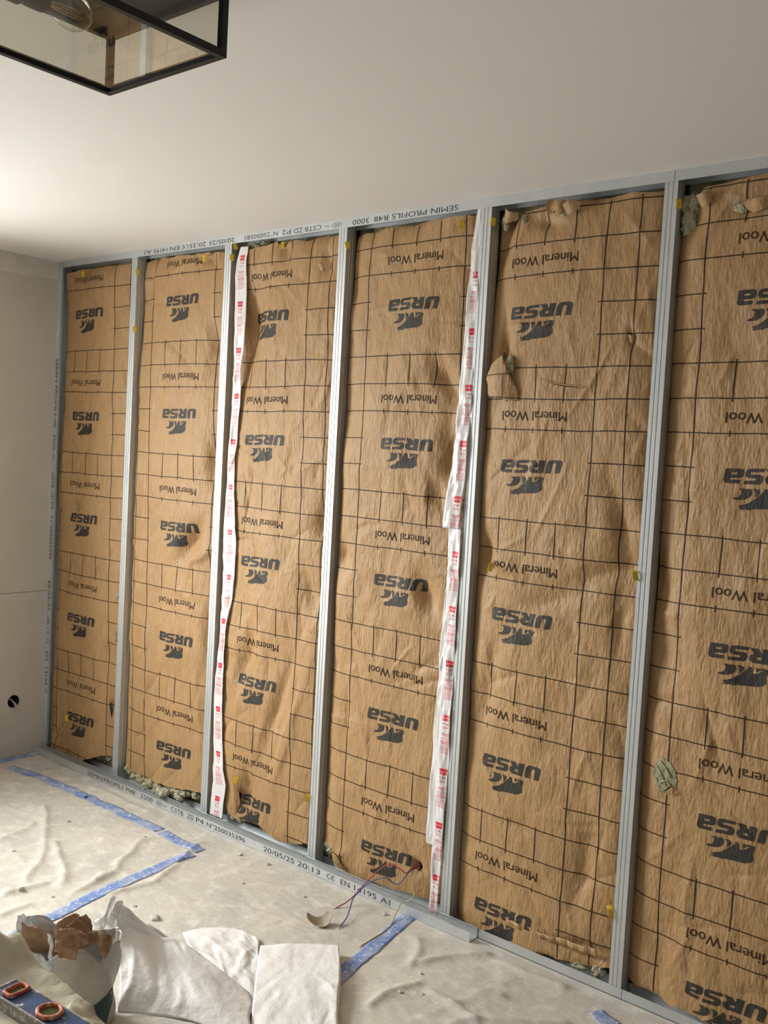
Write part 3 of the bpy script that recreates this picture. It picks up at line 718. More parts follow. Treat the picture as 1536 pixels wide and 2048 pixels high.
# third bay: small puncture and lifted flap near the foot
R3, P3_, S3 = papers[2]
torn('torn_flap', (1.690, .008, 2.165), (1, 0, .3), (0, -.4, 1), [(-.014, .018), (.012, .014), (.008, -.016), (-.010, -.010)], lambda a, b: .008*np.exp(-(a/.01)**2), M['kraft'], R3, 41, 5, 20)
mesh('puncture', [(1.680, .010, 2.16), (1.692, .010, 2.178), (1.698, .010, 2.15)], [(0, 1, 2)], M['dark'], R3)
# fourth bay: hole for the wires
R4, P4, S4 = papers[3]
p, _ = S4.at(np.array([2.258]), np.array([.139]), .001); p = p[0]
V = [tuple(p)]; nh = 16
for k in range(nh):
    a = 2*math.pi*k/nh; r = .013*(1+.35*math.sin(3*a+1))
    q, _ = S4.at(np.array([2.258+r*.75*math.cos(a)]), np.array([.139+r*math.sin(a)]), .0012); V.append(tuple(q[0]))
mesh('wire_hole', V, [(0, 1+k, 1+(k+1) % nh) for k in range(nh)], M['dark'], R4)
torn('torn_flap', (2.277, float(p[1])-.008, .146), (1, -.2, .4), (0, -.4, 1), [(-.012, .014), (.010, .012), (.014, -.008), (-.008, -.012)], lambda a, b: .004*np.cos(a*90), M['kraft'], R4, 44, 5, 20)
torn('torn_flap', (1.915, -.004, .062), (1, 0, -.6), (0, -.3, 1), [(-.045, .006), (.030, .008), (.042, -.012), (-.010, -.010)], lambda a, b: .006*np.cos(a*60), M['kraft'], R4, 46, 5, 24)
# fifth bay: turned-up hem along the foot
torn('torn_flap', (2.735, .006, .088), (1, 0, .03), (0, -.12, 1), [(-.13, .012), (.0, .006), (.10, .012), (.19, .018), (.19, -.006), (.06, -.012), (-.05, -.010), (-.12, -.004)], lambda a, b: .0025*np.sin(a*60)+.002*np.cos(a*170), M['kraft'], R5, 48, 5, 60, rag=.02)
# third bay foot: the paper is pinched round a clip
torn('torn_flap', (1.375, .002, .135), (1, 0, -.2), (0, -.25, 1), [(-.028, .070), (.018, .075), (.026, .0), (.012, -.070), (-.020, -.075), (-.030, 0)], lambda a, b: .012*np.exp(-(a/.016)**2), M['kraft'], R3, 51, 6, 30, rag=.02)
# first bay: dark cut near the second stud
R1 = papers[0][0]
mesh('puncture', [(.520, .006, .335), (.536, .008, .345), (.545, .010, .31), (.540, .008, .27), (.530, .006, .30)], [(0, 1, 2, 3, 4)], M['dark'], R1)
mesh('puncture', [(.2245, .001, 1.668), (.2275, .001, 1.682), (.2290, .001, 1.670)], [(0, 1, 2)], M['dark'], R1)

# ------------------------------------------------------------------ yellow clips
def clip_mesh():
    prof = [(.016, .004), (-.003, .004), (-.0055, .001), (-.0060, -.016), (-.003, -.019)]
    A, B_ = section([(a, b) for a, b in prof], .0016); V = []; F = []; n = len(prof)
    for x in (-.0065, .0065):
        V += [(x, a, b) for a, b in A] + [(x, a, b) for a, b in B_]
    m = 2*n
    for i in range(n-1): F += [(i, i+1, m+i+1, m+i), (n+i+1, n+i, m+n+i, m+n+i+1), (i, n+i, n+i+1, i+1), (m+i, m+i+1, m+n+i+1, m+n+i)]
    F += [(0, m, m+n, n), (n-1, 2*n-1, m+2*n-1, m+n-1)]
    bm = bmesh.new(); bv = [bm.verts.new(v) for v in V]
    for f in F: bm.faces.new([bv[i] for i in f])
    bmesh.ops.recalc_face_normals(bm, faces=bm.faces[:]); bmesh.ops.bevel(bm, geom=bm.edges[:], offset=.0004, segments=1, affect='EDGES')
    me = bpy.data.meshes.new('insulation_clip'); bm.to_mesh(me); bm.free(); me.materials.append(M['yellow']); return me
cme = clip_mesh()
CLIPS = [((.212, -.002, 2.258), 22, 'yellow clip at the top of the bay beside the grey left wall'),
 ((.612, -.002, 2.236), 48, 'yellow clip high on the right side of the first stud from the corner'),
 ((.612, -.003, 1.994), 48, 'lone yellow clip a hand below the top, right of the first stud from the corner'),
 ((1.053, -.002, 2.258), 18, 'yellow clip at the top of the second bay, above the words'),
 ((1.222, .004, 2.289), 48, 'upper of two yellow clips beside the wavy white strip'),
 ((1.215, -.003, 2.246), 48, 'lower of two yellow clips beside the wavy white strip'),
 ((1.496, -.004, 2.266), 25, 'yellow clip in a fold at the top of the third bay'),
 ((1.812, -.003, 2.236), 48, 'yellow clip high on the right side of the middle stud'),
 ((2.301, -.005, 2.254), 30, 'yellow clip at the top right of the fourth bay'),
 ((2.416, -.003, 2.252), 48, 'yellow clip with wool at the top left of the fifth bay'),
 ((3.012, -.003, 2.236), 48, 'yellow clip right of the stud under the rail joint, among torn wool'),
 ((2.962, -.004, 1.216), 38, 'yellow clip at mid-height left of the rightmost stud'),
 ((2.494, -.012, 1.186), 30, 'yellow clip pinning the paper beside the words, fifth bay'),
 ((1.762, -.004, .252), 38, 'yellow clip low on the left side of the middle stud'),
 ((1.389, -.014, .222), 30, 'yellow clip in the pinched paper low beside the wavy white strip'),
 ((2.960, -.004, .246), 38, 'yellow clip low on the left side of the rightmost stud'),
 ((.218, -.008, .214), 25, 'yellow clip low in the bay beside the grey left wall, on the lowest logo')]
for p, rz, lb in CLIPS:
    o = bpy.data.objects.new('insulation_clip', cme); C.objects.link(o); o.location = p
    o.rotation_euler = (0, math.radians(random.uniform(-14, 14)), math.radians(rz)); o.scale = (1.15,)*3
    tag(o, lb, 'clip', 'yellow insulation clips')

# ------------------------------------------------------------------ white plastic strips with red print
P_BLOCK = (np.array([(-.013, .002), (.013, .002), (.013, .0115), (-.013, .0115), (-.012, -.009), (.012, -.009), (.012, .0005), (-.012, .0005)]), [(0, 1, 2, 3), (4, 5, 6, 7)])
def subdiv_vf(vf, step):
    bm = bmesh.new(); bv = [bm.verts.new((x, y, 0)) for x, y in vf[0]]
    for f in vf[1]: bm.faces.new([bv[i] for i in f])
    cut_bm(bm, step); return bm_to_vf(bm)
P_BLOCK = subdiv_vf(P_BLOCK, .006)
P_P44 = text_vf('P 44', .021, .0085, .006); P_SI = text_vf('SI 16', .019, .0075, .006)
def rows_vf():
    out = []; r = random.Random(3); z = -.050
    for k in range(15):
        big = k in (0, 1, 6, 7); h = .0030 if big else .0017
        w = r.uniform(.026, .034) if k != 2 else .016
        x = -w/2; 
        while x < w/2-.002:
            l = r.uniform(.0035, .009); x2 = min(x+l, w/2)
            out.append((np.array([(x, z-h/2), (x2, z-h/2), (x2, z+h/2), (x, z+h/2)]), [(0, 1, 2, 3)])); x = x2+.0012
        z -= h+ (.0034 if k in (2, 4, 7, 12) else .0022)
    return subdiv_vf(merge_vf(out), .006)
P_ROWS = rows_vf()
def strip(name, label, pts, m, prints, seed, z_first=None, dxp=0.0, amp=.005):
    """pts: (z, x_left, x_right, y) from the top down; a hanging film ribbon"""
    A = np.array(pts); o_ = np.argsort(A[:, 0]); A = A[o_]
    z0, z1 = A[0, 0], A[-1, 0]; nv = int((z1-z0)/.006)+2; zz = np.linspace(z0, z1, nv); nu = 13; us = np.linspace(0, 1, nu)
    xl = np.interp(zz, A[:, 0], A[:, 1])+.0025*fbm(zz*9, zz*0, seed, 3); xr = np.interp(zz, A[:, 0], A[:, 2])+.0025*fbm(zz*9, zz*0+3, seed+1, 3)
    y = np.interp(zz, A[:, 0], A[:, 3])
    Uu, Zz = np.meshgrid(us, zz, indexing='ij')
    X = xl[None]*(1-Uu)+xr[None]*Uu
    Y = y[None]+amp*fbm(Uu*2.2, Zz*11, seed+2, 3)+amp*.6*np.sin(Uu*5+Zz*26)*fbm(Zz*5, Uu, seed+4, 2) + creases(X, Zz, 40, X.min(), X.max(), z0, z1, seed+5, .003, .006, .02, .08)
    Y = np.minimum(Y, y[None]+.006)
    P = np.stack([X, Y, Zz], 2); S = Surf(us, nv, P, np.full(nu, z0), np.full(nu, z1))
    root = empty(name, (float(xl.mean()), float(y.mean()), z0)); tag(root, label, 'plastic strip', 'white plastic strips')
    f = S.obj('film', m, root); sd = f.modifiers.new('thick', 'SOLIDIFY'); sd.thickness = .0004; sd.offset = 1
    if prints:
        z = z_first
        while z > z0+.03:
            for pr, dz in ((P_BLOCK, 0), (P_P44, -.018), (P_SI, -.030), (P_ROWS, 0)):
                V = pr[0].copy(); w = np.interp(z, zz, xr-xl); V2 = V.copy(); V2[:, 0] = V[:, 0]/max(w, .03)
                put_print('red_print', (V2, pr[1]), S, .5+dxp, z+dz, M['ink_pink'] if pr is P_ROWS else M['ink_red'], f, off=.0008)
            z -= .177
    return root
strip('plastic_strip', 'wavy white plastic strip with red print right of the second stud', [(2.276, 1.252, 1.294, 0.006), (2.228, 1.235, 1.294, 0.006), (2.152, 1.231, 1.297, 0.006), (2.075, 1.233, 1.299, 0.006), (1.997, 1.239, 1.302, 0.006), (1.92, 1.241, 1.298, 0.006), (1.804, 1.243, 1.286, 0.006), (1.662, 1.243, 1.29, 0.006), (1.532, 1.24, 1.284, 0.006), (1.467, 1.236, 1.274, 0.006), (1.296, 1.232, 1.286, 0.006), (1.138, 1.228, 1.305, 0.006), (1.006, 1.234, 1.305, 0.006), (0.92, 1.237, 1.299, 0.006), (0.805, 1.231, 1.269, 0.006), (0.672, 1.225, 1.263, 0.006), (0.468, 1.218, 1.268, 0.006), (0.334, 1.224, 1.277, 0.006), (0.228, 1.234, 1.298, 0.0), (0.176, 1.243, 1.317, 0.0), (0.091, 1.231, 1.305, 0.0), (0.035, 1.228, 1.302, 0.0)], M['strip'], True, 21, 2.232)
strip('plastic_strip', 'upper white plastic strip with red print, cut off at mid-height left of the fourth stud', [(2.30, 2.352, 2.376, .004), (2.18, 2.340, 2.374, .002), (2.00, 2.332, 2.374, .001), (1.80, 2.330, 2.376, -.002), (1.60, 2.322, 2.374, -.004), (1.45, 2.310, 2.372, -.006), (1.284, 2.297, 2.362, -.010)], M['strip'], True, 31, 2.085, .22)
strip('plastic_strip', 'lower white plastic strip with red print, reaching the floor left of the fourth stud', [(1.31, 2.318, 2.368, -.003), (1.10, 2.322, 2.370, -.003), (.90, 2.324, 2.371, -.003), (.60, 2.328, 2.370, -.004), (.30, 2.326, 2.370, -.006), (.15, 2.330, 2.366, -.006), (.022, 2.330, 2.360, -.004)], M['strip'], True, 41, 1.20, .1)
strip('plastic_strip', 'blank clear plastic strip behind the printed one, ending above the floor', [(1.15, 2.316, 2.345, .005), (.9, 2.306, 2.345, .005), (.6, 2.300, 2.345, .005), (.30, 2.296, 2.345, .003), (.238, 2.296, 2.345, .003)], M['filmclear'], False, 51)

# ------------------------------------------------------------------ dust sheet on the floor
RIDGES = [[(.668, -.377), (.943, -.565), (1.231, -.782)], [(1.014, -.557), (1.324, -.712)], [(.881, -.7), (.785, -.523)], [(1.376, -.63), (1.219, -.283)], [(1.41, -.729), (1.356, -.566)],
 [(1.245, -.901), (1.279, -.759)], [(1.369, -.97), (1.379, -.873)], [(1.477, -.659), (1.53, -.497), (1.375, -.17)], [(2.492, -.24), (2.605, -.07)], [(2.52, -.527), (2.551, -.318), (2.75, -.229)],
 [(2.661, -.11), (2.866, -.06)], [(2.618, -.36), (2.778, -.372)], [(.20, -.35), (.55, -.52), (.75, -.82)], [(.6, -.13), (.95, -.12)], [(2.40, -.15), (2.47, -.30)], [(2.75, -.45), (2.95, -.22)]]
def seg_d(X, Y, a, b):
    ax, ay = a; bx_, by = b; dx, dy = bx_-ax, by-ay; L2 = dx*dx+dy*dy
    t = np.clip(((X-ax)*dx+(Y-ay)*dy)/L2, 0, 1); return np.hypot(X-ax-t*dx, Y-ay-t*dy)
def hf(X, Y):
    X = np.asarray(X, float); Y = np.asarray(Y, float)
    h = .003+.0022*fbm(X*4, Y*4, 61, 3)+.0015*fbm(X*13, Y*13, 62, 3)
    for k, rd in enumerate(RIDGES):
        d = np.min([seg_d(X+.02*vnoise(X*9, Y*9, 70+k), Y+.02*vnoise(X*9+5, Y*9, 71+k), a, b) for a, b in zip(rd[:-1], rd[1:])], 0)
        h = h + (.013 if k < 12 else .010)*np.exp(-d/.013)
    h = h + np.abs(creases(X, Y, 50, 0, 3.3, -1.6, 0, 88, .005, .014, .10, .35, (math.pi/4, .6))) + .7*np.abs(creases(X, Y, 220, 0, 3.3, -1.3, 0, 89, .004, .005, .04, .18))
    edge = sstep(.0, .06, X)*sstep(0, .09, -Y-.045+.045*sstep(2.50, 2.56, X))
    return np.maximum(h*(.05+.95*edge), .0004)
def grid_sheet(name, xs, ys, parent=None):
    X, Y = np.meshgrid(xs, ys, indexing='ij'); Z = hf(X, Y); n, m = len(xs), len(ys)
    I, J = np.meshgrid(np.arange(n-1), np.arange(m-1), indexing='ij'); a = (I*m+J).ravel()
    V = np.stack([X, Y, Z], 2).reshape(-1, 3); F = np.stack([a, a+m, a+m+1, a+1], 1)
    return V, F
xs = np.concatenate([np.arange(.004, 3.4, .009), np.arange(3.4, XR-.002, .05)]); ysn = np.concatenate([np.arange(YF+.01, -1.4, .05), np.arange(-1.4, -.0045, .009), [-.0040]])
V, F = grid_sheet('dust_sheet', xs, ysn)
ds = mesh('dust_sheet', V, F, M['sheet'], None, True)
tag(ds, 'dusty beige plastic dust sheet wrinkled over the floor', 'dust sheet')

def tape(label, path, w, seed, ragged=.004, off=.0016):
    P = np.array(path, float); L = np.concatenate([[0], np.cumsum(np.linalg.norm(np.diff(P, axis=0), axis=1))])
    n = max(4, int(L[-1]/.008)); s = np.linspace(0, L[-1], n+1); x = np.interp(s, L, P[:, 0]); y = np.interp(s, L, P[:, 1])
    tx = np.gradient(x); ty = np.gradient(y); ln = np.hypot(tx, ty); nx, ny = -ty/ln, tx/ln; V = []; F = []; k = 7
    a = w/2+ragged*fbm(s*22, s*0, seed, 3); b = w/2+ragged*fbm(s*22, s*0+5, seed+1, 3)
    for i in range(n+1):
        for j in range(k):
            t_ = -b[i]+(a[i]+b[i])*j/(k-1); V.append((x[i]+nx[i]*t_, y[i]+ny[i]*t_, 0))
    V = np.array(V); V[:, 2] = hf(V[:, 0], V[:, 1])+off
    for i in range(n):
        for j in range(k-1): q = i*k+j; F.append((q, q+1, q+k+1, q+k))
    o = mesh('masking_tape', V, F, M['tape'], None, True); sd = o.modifiers.new('thick', 'SOLIDIFY'); sd.thickness = .0003; sd.offset = 1
    return tag(o, label, 'tape', 'blue masking tape')
tape('blue tape strip along the foot of the grey left wall', [(.034, -.068), (.036, -.70)], .055, 1)
tape('small blue tape scrap nearest the left wall corner', [(.135, -.246), (.226, -.228)], .045, 3)
tape('short blue tape piece next to the small scrap by the left wall', [(.222, -.226), (.33, -.216)], .055, 5)
tape('long dusty blue tape strip parallel to the printed floor profile', [(.335, -.212), (.524, -.205), (.807, -.199), (1.172, -.199)], .050, 7, .006)
tape('blue tape piece ending the long strip, near the printed floor profile', [(1.190, -.206), (1.33, -.216), (1.43, -.212)], .050, 9, .006)
tape('faded blue tape strip running from the tape corner towards the bags', [(1.424, -.255), (1.440, -.449), (1.460, -.667), (1.498, -.875), (1.532, -1.06), (1.56, -1.30)], .052, 11, .005)
tape('speckled blue tape strip between the floor profile end and the white sack', [(2.278, -.052), (2.322, -.246), (2.368, -.482), (2.400, -.70)], .052, 13, .005)
tape('faint blue tape scrap by the rail at the bottom right', [(2.99, -.115), (3.06, -.150)], .05, 15, .01)

# ------------------------------------------------------------------ wires
def wire(label, pts, m, tip):
    o = empty('electric_wire', pts[-1]); tag(o, label, 'wire', 'electric wires from the wall')
    tube('insulation_sleeve', pts, .0019, m, o)
    d = Vector(pts[-1])-Vector(pts[-2]); d.normalize(); p = Vector(pts[-1])
    tube('bare_tip', [p-d*.001, p+d*.005, p+d*.012], .0012, M['copper'] if tip else M['strip'], o, 6, 3)
fz = lambda x, y, e=.0025: (x, y, float(hf(x, y))+e)
wire('red wire hanging from the hole, crossing the blue one', [(2.255, .030, .139), (2.25, -.01, .139), (2.238, -.02, .125), (2.216, -.025, .133), (2.187, -.03, .139), (2.16, -.037, .128), (2.128, -.062, .091), (2.106, -.09, .052), (2.096, -.12, .026), (2.09, -.15, .014), fz(2.081, -.183)], M['wred'], True)
wire('blue wire hanging from the hole with a white tip on the floor', [(2.251, .030, .136), (2.247, -.01, .131), (2.231, -.02, .104), (2.217, -.03, .083), (2.195, -.035, .083), (2.178, -.05, .099), (2.151, -.06, .088), (2.125, -.08, .069), (2.114, -.11, .048), (2.115, -.14, .033), (2.131, -.17, .021), (2.160, -.22, .014), fz(2.177, -.272)], M['wblue'], False)
wire('yellow and green wire drooping over the loose profile on to the blue tape', [(2.257, .030, .138), (2.268, -.012, .122), (2.272, -.025, .096), (2.287, -.034, .075), (2.284, -.043, .058), (2.264, -.049, .045), (2.253, -.058, .039), (2.254, -.075, .022), (2.262, -.10, .014), fz(2.279, -.137), fz(2.29, -.183), fz(2.296, -.252), fz(2.298, -.307)], M['wyel'], True)
sw = empty('electric_wire', (-.03, HOLE[0], HOLE[1])); tag(sw, 'twisted grey and pink wires poking from the round hole in the left wall', 'wire')
tube('insulation_sleeve', [(-.050, -.150, .280), (-.02, -.158, .272), (.012, -.152, .255), (.016, -.146, .225)], .0028, M['wpink'], sw)
tube('insulation_sleeve', [(-.050, -.160, .270), (-.015, -.150, .262), (.010, -.146, .248), (.013, -.140, .220)], .0025, M['strip'], sw)
tube('insulation_sleeve', [(-.050, -.152, .262), (-.018, -.154, .266), (.008, -.154, .250), (.014, -.150, .232)], .0025, M['wpink'], sw)

# ------------------------------------------------------------------ crumbs, screw and scrap on the sheet
cb = []
for k in range(3):
    bm = bmesh.new(); bmesh.ops.create_icosphere(bm, subdivisions=2, radius=1)
    for v in bm.verts: v.co = v.co*(1+.5*float(fbm(v.co.x*2+k*9, v.co.y*2+v.co.z*3, 5+k, 2)))
    me = bpy.data.meshes.new('plaster_crumb'); bm.to_mesh(me); bm.free(); me.materials.append(M['crumb']); cb.append(me)
CR = [(1.729, -.650, .014, 'largest grey crumb, on the sheet just behind the white sack'), (1.617, -.642, .006, 'tiny crumb between the white sack mouth and the faded tape'),
 (1.278, -.846, .008, 'flat crumb on the sheet folds left of the faded tape'), (1.379, -.793, .005, 'small dark crumb right beside the faded tape'),
 (1.551, -.128, .008, 'crumb by the printed floor profile below the serial number end'), (1.681, -.110, .008, 'crumb by the printed floor profile below the printed date'),
 (.267, -.132, .006, 'small crumb between the short tape piece and the floor profile, near the left wall'), (.859, -.404, .008, 'crumb beside the long fold in front of the long blue tape'),
 (.978, -.700, .006, 'small crumb at the left photo edge on the sheet'), (1.198, -.291, .007, 'crumb just in front of the break in the blue tape'),
 (1.730, -.278, .006, 'small crumb on the open sheet below the printed date'), (2.219, -.096, .007, 'crumb beside the top end of the speckled tape'),
 (1.950, -.200, .006, 'small crumb left of the red wire tip'), (2.548, -.430, .006, 'crumb right of the speckled tape, nearest the folded sack end'),
 (2.596, -.389, .004, 'tiniest crumb on the sheet, right of the speckled tape'), (2.526, -.305, .005, 'crumb midway between the speckled tape and the floor rail')]
for k, (x, y, r, lb) in enumerate(CR):
    o = bpy.data.objects.new('plaster_crumb', cb[k % 3]); C.objects.link(o)
    o.location = (x, y, float(hf(x, y))+r*.3); o.scale = (r*1.3, r, r*.6); o.rotation_euler[2] = random.uniform(0, 6)
    tag(o, lb, 'crumb', 'crumbs on the dust sheet')
z = float(hf(.683, -.207))
sc_ = empty('drywall_screw', (.683, -.207, z)); tag(sc_, 'short black screw lying on the long blue tape', 'screw')
lathe('shank', [(.0, .030), (.0012, .026), (.0018, .022), (.0018, .004)], M['black'], sc_, (.690, -.215, z+.0055), (-.6, .8, 0), 10)
lathe('head', [(.0018, .004), (.0042, 0), (.0042, -.0008), (0, -.0008)], M['black'], sc_, (.690, -.215, z+.0055), (-.6, .8, 0), 12)
sx_, sy_ = 2.118, -.302; z = float(hf(sx_, sy_))
ks = torn('kraft_scrap', (sx_, sy_, z+.006), (.55, .83, .0), (-.8, .5, .25), [(-.040, .022), (-.010, .020), (.030, .026), (.042, .006), (.020, -.026), (.006, -.034), (-.030, -.016), (-.044, .0)],
     lambda a, b: .022*(a/.042)**2 + .010*(b/.03)**2, M['scrap'], None, 71, 7, 40, .0008)
tag(ks, 'curled dusty kraft paper scrap on the dust sheet near the wire tips', 'paper scrap')

# ------------------------------------------------------------------ white woven sack
def catmull_grid(ctrl, n, m):
    A = np.array(ctrl, float)
    def interp(A, k):
        Q = np.concatenate([2*A[:1]-A[1:2], A, 2*A[-1:]-A[-2:-1]]); out = []; N = len(A)
        for t in np.linspace(0, N-1-1e-6, k):
            i = int(t); f = t-i; a, b, c, d = Q[i], Q[i+1], Q[i+2], Q[i+3]
            out.append(.5*((2*b)+(-a+c)*f+(2*a-5*b+4*c-d)*f*f+(-a+3*b-3*c+d)*f**3))
        return np.array(out)
    B_ = interp(A, n); return interp(B_.transpose(1, 0, 2), m).transpose(1, 0, 2)
def grid_obj(name, G, m, parent, wr=.004, seed=0, sc=9, th=.0008):
    n, k = G.shape[:2]; du = np.gradient(G, axis=0); dv = np.gradient(G, axis=1); N_ = np.cross(du, dv); N_ /= np.linalg.norm(N_, axis=2)[:, :, None]+1e-12
    I, J = np.meshgrid(np.linspace(0, 1, n), np.linspace(0, 1, k), indexing='ij')
    w = wr*fbm(I*sc*.6, J*sc*.6, seed, 3)+creases(I, J, 22, 0, 1, 0, 1, seed+3, wr*1.3, .035, .15, .5)
    P = G+N_*w[:, :, None]; P[:, :, 2] = np.maximum(P[:, :, 2], hf(P[:, :, 0], P[:, :, 1])+.002)
    I, J = np.meshgrid(np.arange(n-1), np.arange(k-1), indexing='ij'); a = (I*k+J).ravel()
    o = mesh(name, P.reshape(-1, 3), np.stack([a, a+k, a+k+1, a+1], 1), m, parent, True)
    sd = o.modifiers.new('thick', 'SOLIDIFY'); sd.thickness = th; sd.offset = 0
    return o
sack = empty('woven_sack', (2.17, -.75, .004)); tag(sack, 'crumpled white woven plastic sack spread on the floor beside the rubble bag', 'sack')
ctrl = [[(2.080, -1.034, .006), (2.142, -.979, .006), (2.237, -.923, .006), (2.332, -.903, .006), (2.457, -.880, .006)],
 [(2.027, -.993, .060), (2.095, -.945, .062), (2.157, -.903, .048), (2.232, -.871, .050), (2.362, -.828, .022)],
 [(1.945, -.948, .110), (1.967, -.895, .118), (2.005, -.837, .096), (2.066, -.797, .088), (2.293, -.755, .018)],
 [(1.920, -.935, .160), (1.925, -.890, .152), (1.962, -.850, .120), (2.002, -.800, .088), (2.136, -.735, .028)],
 [(1.865, -.915, .200), (1.888, -.901, .196), (1.908, -.877, .168), (1.940, -.832, .118), (2.031, -.719, .020)],
 [(1.820, -.880, .090), (1.830, -.850, .080), (1.850, -.820, .060), (1.890, -.780, .040), (2.005, -.690, .012)],
 [(1.800, -.850, .006), (1.810, -.820, .006), (1.830, -.780, .006), (1.870, -.745, .006), (1.985, -.668, .008)]]
grid_obj('body', catmull_grid(ctrl, 70, 60), M['woven'], sack, .005, 5)
# gathered mouth folds sticking up at the back of the sack
for i, (c_, ol) in enumerate([((1.892, -.955, .180), [(-.029, -.023), (-.021, -.012), (0, -.001), (.016, .046), (.027, .049), (.030, .037), (.011, 0), (-.004, -.060), (-.030, -.070)]),
        ((1.906, -.934, .174), [(.005, .042), (.014, .044), (.025, .038), (.022, .016), (.005, -.006), (-.002, -.070), (-.028, -.070), (-.031, -.037), (-.012, .005)]),
        ((1.917, -.917, .164), [(.004, .049), (.006, .024), (.022, .030), (.021, .001), (0, -.044), (-.008, -.075), (-.030, -.070), (-.018, .005), (.002, .027)])]):
    torn('mouth_fold', c_, (.55, .83, 0), (-.10, .07, 1), ol, lambda a, b: .010*np.cos(a*70), M['woven'], sack, 80+i, 6, 40, .0008, .02, .03)
flat = [[(1.862, -.646, .010), (1.913, -.560, .012), (1.985, -.515, .014), (2.068, -.515, .010)], [(1.950, -.700, .022), (2.010, -.640, .020), (2.060, -.590, .020), (2.115, -.565, .012)],
        [(2.080, -.760, .016), (2.120, -.710, .016), (2.160, -.670, .016), (2.200, -.640, .012)], [(2.250, -.860, .010), (2.270, -.810, .012), (2.290, -.760, .014), (2.310, -.740, .012)]]
grid_obj('flat_side', catmull_grid(flat, 46, 40), M['woven'], sack, .004, 15)
fold = [[(2.105, -.548, .020), (2.160, -.490, .026), (2.220, -.435, .026), (2.282, -.394, .030)], [(2.170, -.620, .026), (2.230, -.560, .030), (2.290, -.510, .030), (2.350, -.465, .032)],
        [(2.235, -.690, .026), (2.300, -.630, .032), (2.360, -.580, .032), (2.420, -.545, .032)], [(2.310, -.770, .022), (2.365, -.705, .030), (2.425, -.650, .030), (2.480, -.620, .030)],
        [(2.400, -.86, .012), (2.450, -.80, .018), (2.500, -.745, .018), (2.560, -.705, .018)]]
grid_obj('folded_end', catmull_grid(fold, 50, 44), M['woven'], sack, .0022, 25, th=.0015)
# turned-down sides of the folded end so it has a thickness on the floor
sidec = [[(2.282, -.394, .030), (2.350, -.465, .032), (2.420, -.545, .032), (2.480, -.620, .030), (2.560, -.705, .018)], [(2.286, -.394, .006), (2.354, -.463, .006), (2.424, -.543, .006), (2.485, -.618, .006), (2.566, -.705, .006)]]
grid_obj('folded_end_side', catmull_grid(sidec, 5, 50), M['woven'], sack, .0005, 28)

# ------------------------------------------------------------------ rubble bag with torn kraft paper
bagc = np.array([2.010, -1.147]); bw = np.array([.75, .66]); bw /= np.linalg.norm(bw); bd = np.array([bw[1], -bw[0]])
bag = empty('rubble_bag', (bagc[0], bagc[1], .004)); tag(bag, 'milky plastic rubble bag stuffed with torn brown paper, beside the white sack', 'bag')
nth, nh = 96, 30
def bag_pt(th, q, grow=0.0):
    c, s = math.cos(th), math.sin(th)
    rim = .228+.014*math.sin(3*th+.5)+.02*float(vnoise(np.array([th*2.2]), np.array([1.0]), 3)[0])
    dth = (th-4.52+math.pi) % (2*math.pi)-math.pi           # torn notch in the front, left of centre
    rim -= .060*math.exp(-(dth/.25)**2)
    z = q*rim
    a = .118+.012*q+.006*math.sin(7*th+9*q)+grow; b = .078+.012*math.sin(math.pi*min(q, 1))+.006*math.sin(5*th-6*q)+grow
    e = 2/2.6
    px = a*math.copysign(abs(c)**e, c); py = b*math.copysign(abs(s)**e, s)
    w = .006*float(fbm(np.array([th*3]), np.array([q*5]), 9, 3)[0])*(.3+q)
    x, y = bagc+bw*(px+w)-bd*(py+w)
    return (x, y, max(z, .004)+.002)
V = [bag_pt(2*math.pi*i/nth, j/(nh-1)) for i in range(nth) for j in range(nh)]
F = [(i*nh+j, ((i+1) % nth)*nh+j, ((i+1) % nth)*nh+j+1, i*nh+j+1) for i in range(nth) for j in range(nh-1)]
V.append((bagc[0], bagc[1], .006)); F += [(len(V)-1, ((i+1) % nth)*nh, i*nh) for i in range(nth)]
bo = mesh('bag_body', V, F, M['bag'], bag, True); sd = bo.modifiers.new('thick', 'SOLIDIFY'); sd.thickness = .0008
# dark printed patch low on the front right
V = []; F = []; n1, n2 = 10, 6
for i in range(n1):
    for j in range(n2):
        th = math.radians(272+74*i/(n1-1)); top = .34+.18*i/(n1-1); V.append(bag_pt(th, .06+(top-.06)*j/(n2-1), .0022))
for i in range(n1-1):
    for j in range(n2-1): q = i*n2+j; F.append((q, q+n2, q+n2+1, q+1))
mesh('printed_patch', V, F, M['teal'], bag, True)
def bagw(a, d, z): p = bagc+bw*a+bd*d; return (p[0], p[1], z)
bwx = (bw[0], bw[1], 0); 
A_ = [(-.041, .084), (-.031, .080), (-.029, .039), (-.010, .004), (.011, -.006), (.030, -.016), (.043, -.035), (.051, -.043), (.048, -.061), (.035, -.059), (.012, -.041), (-.007, -.026), (-.026, .003), (-.041, .024), (-.043, .054)]
B_o = [(-.045, .015), (-.030, .025), (-.022, .016), (-.002, .022), (.013, .018), (.033, .009), (.055, -.012), (.052, -.040), (.005, -.044), (-.001, -.060), (-.030, -.050), (-.036, -.010)]
W_ = [(-.008, .032), (.001, .031), (.009, .007), (.007, -.023), (.001, -.043), (-.004, -.024), (.001, .003), (-.006, .017)]
torn('torn_rim', (2.037, -1.264, .248), bwx, (0, 0, 1), A_, lambda a, b: -.10*np.maximum(0, a+.01)+.010*np.cos(b*50), M['bagblue'], bag, 91, 6, 60, .0007, .05, .03)
torn('torn_rim', (1.937, -1.198, .258), bwx, (-.15, .1, 1), B_o, lambda a, b: .012*np.cos(a*45), M['bagblue'], bag, 93, 6, 50, .0007, .05, .03)
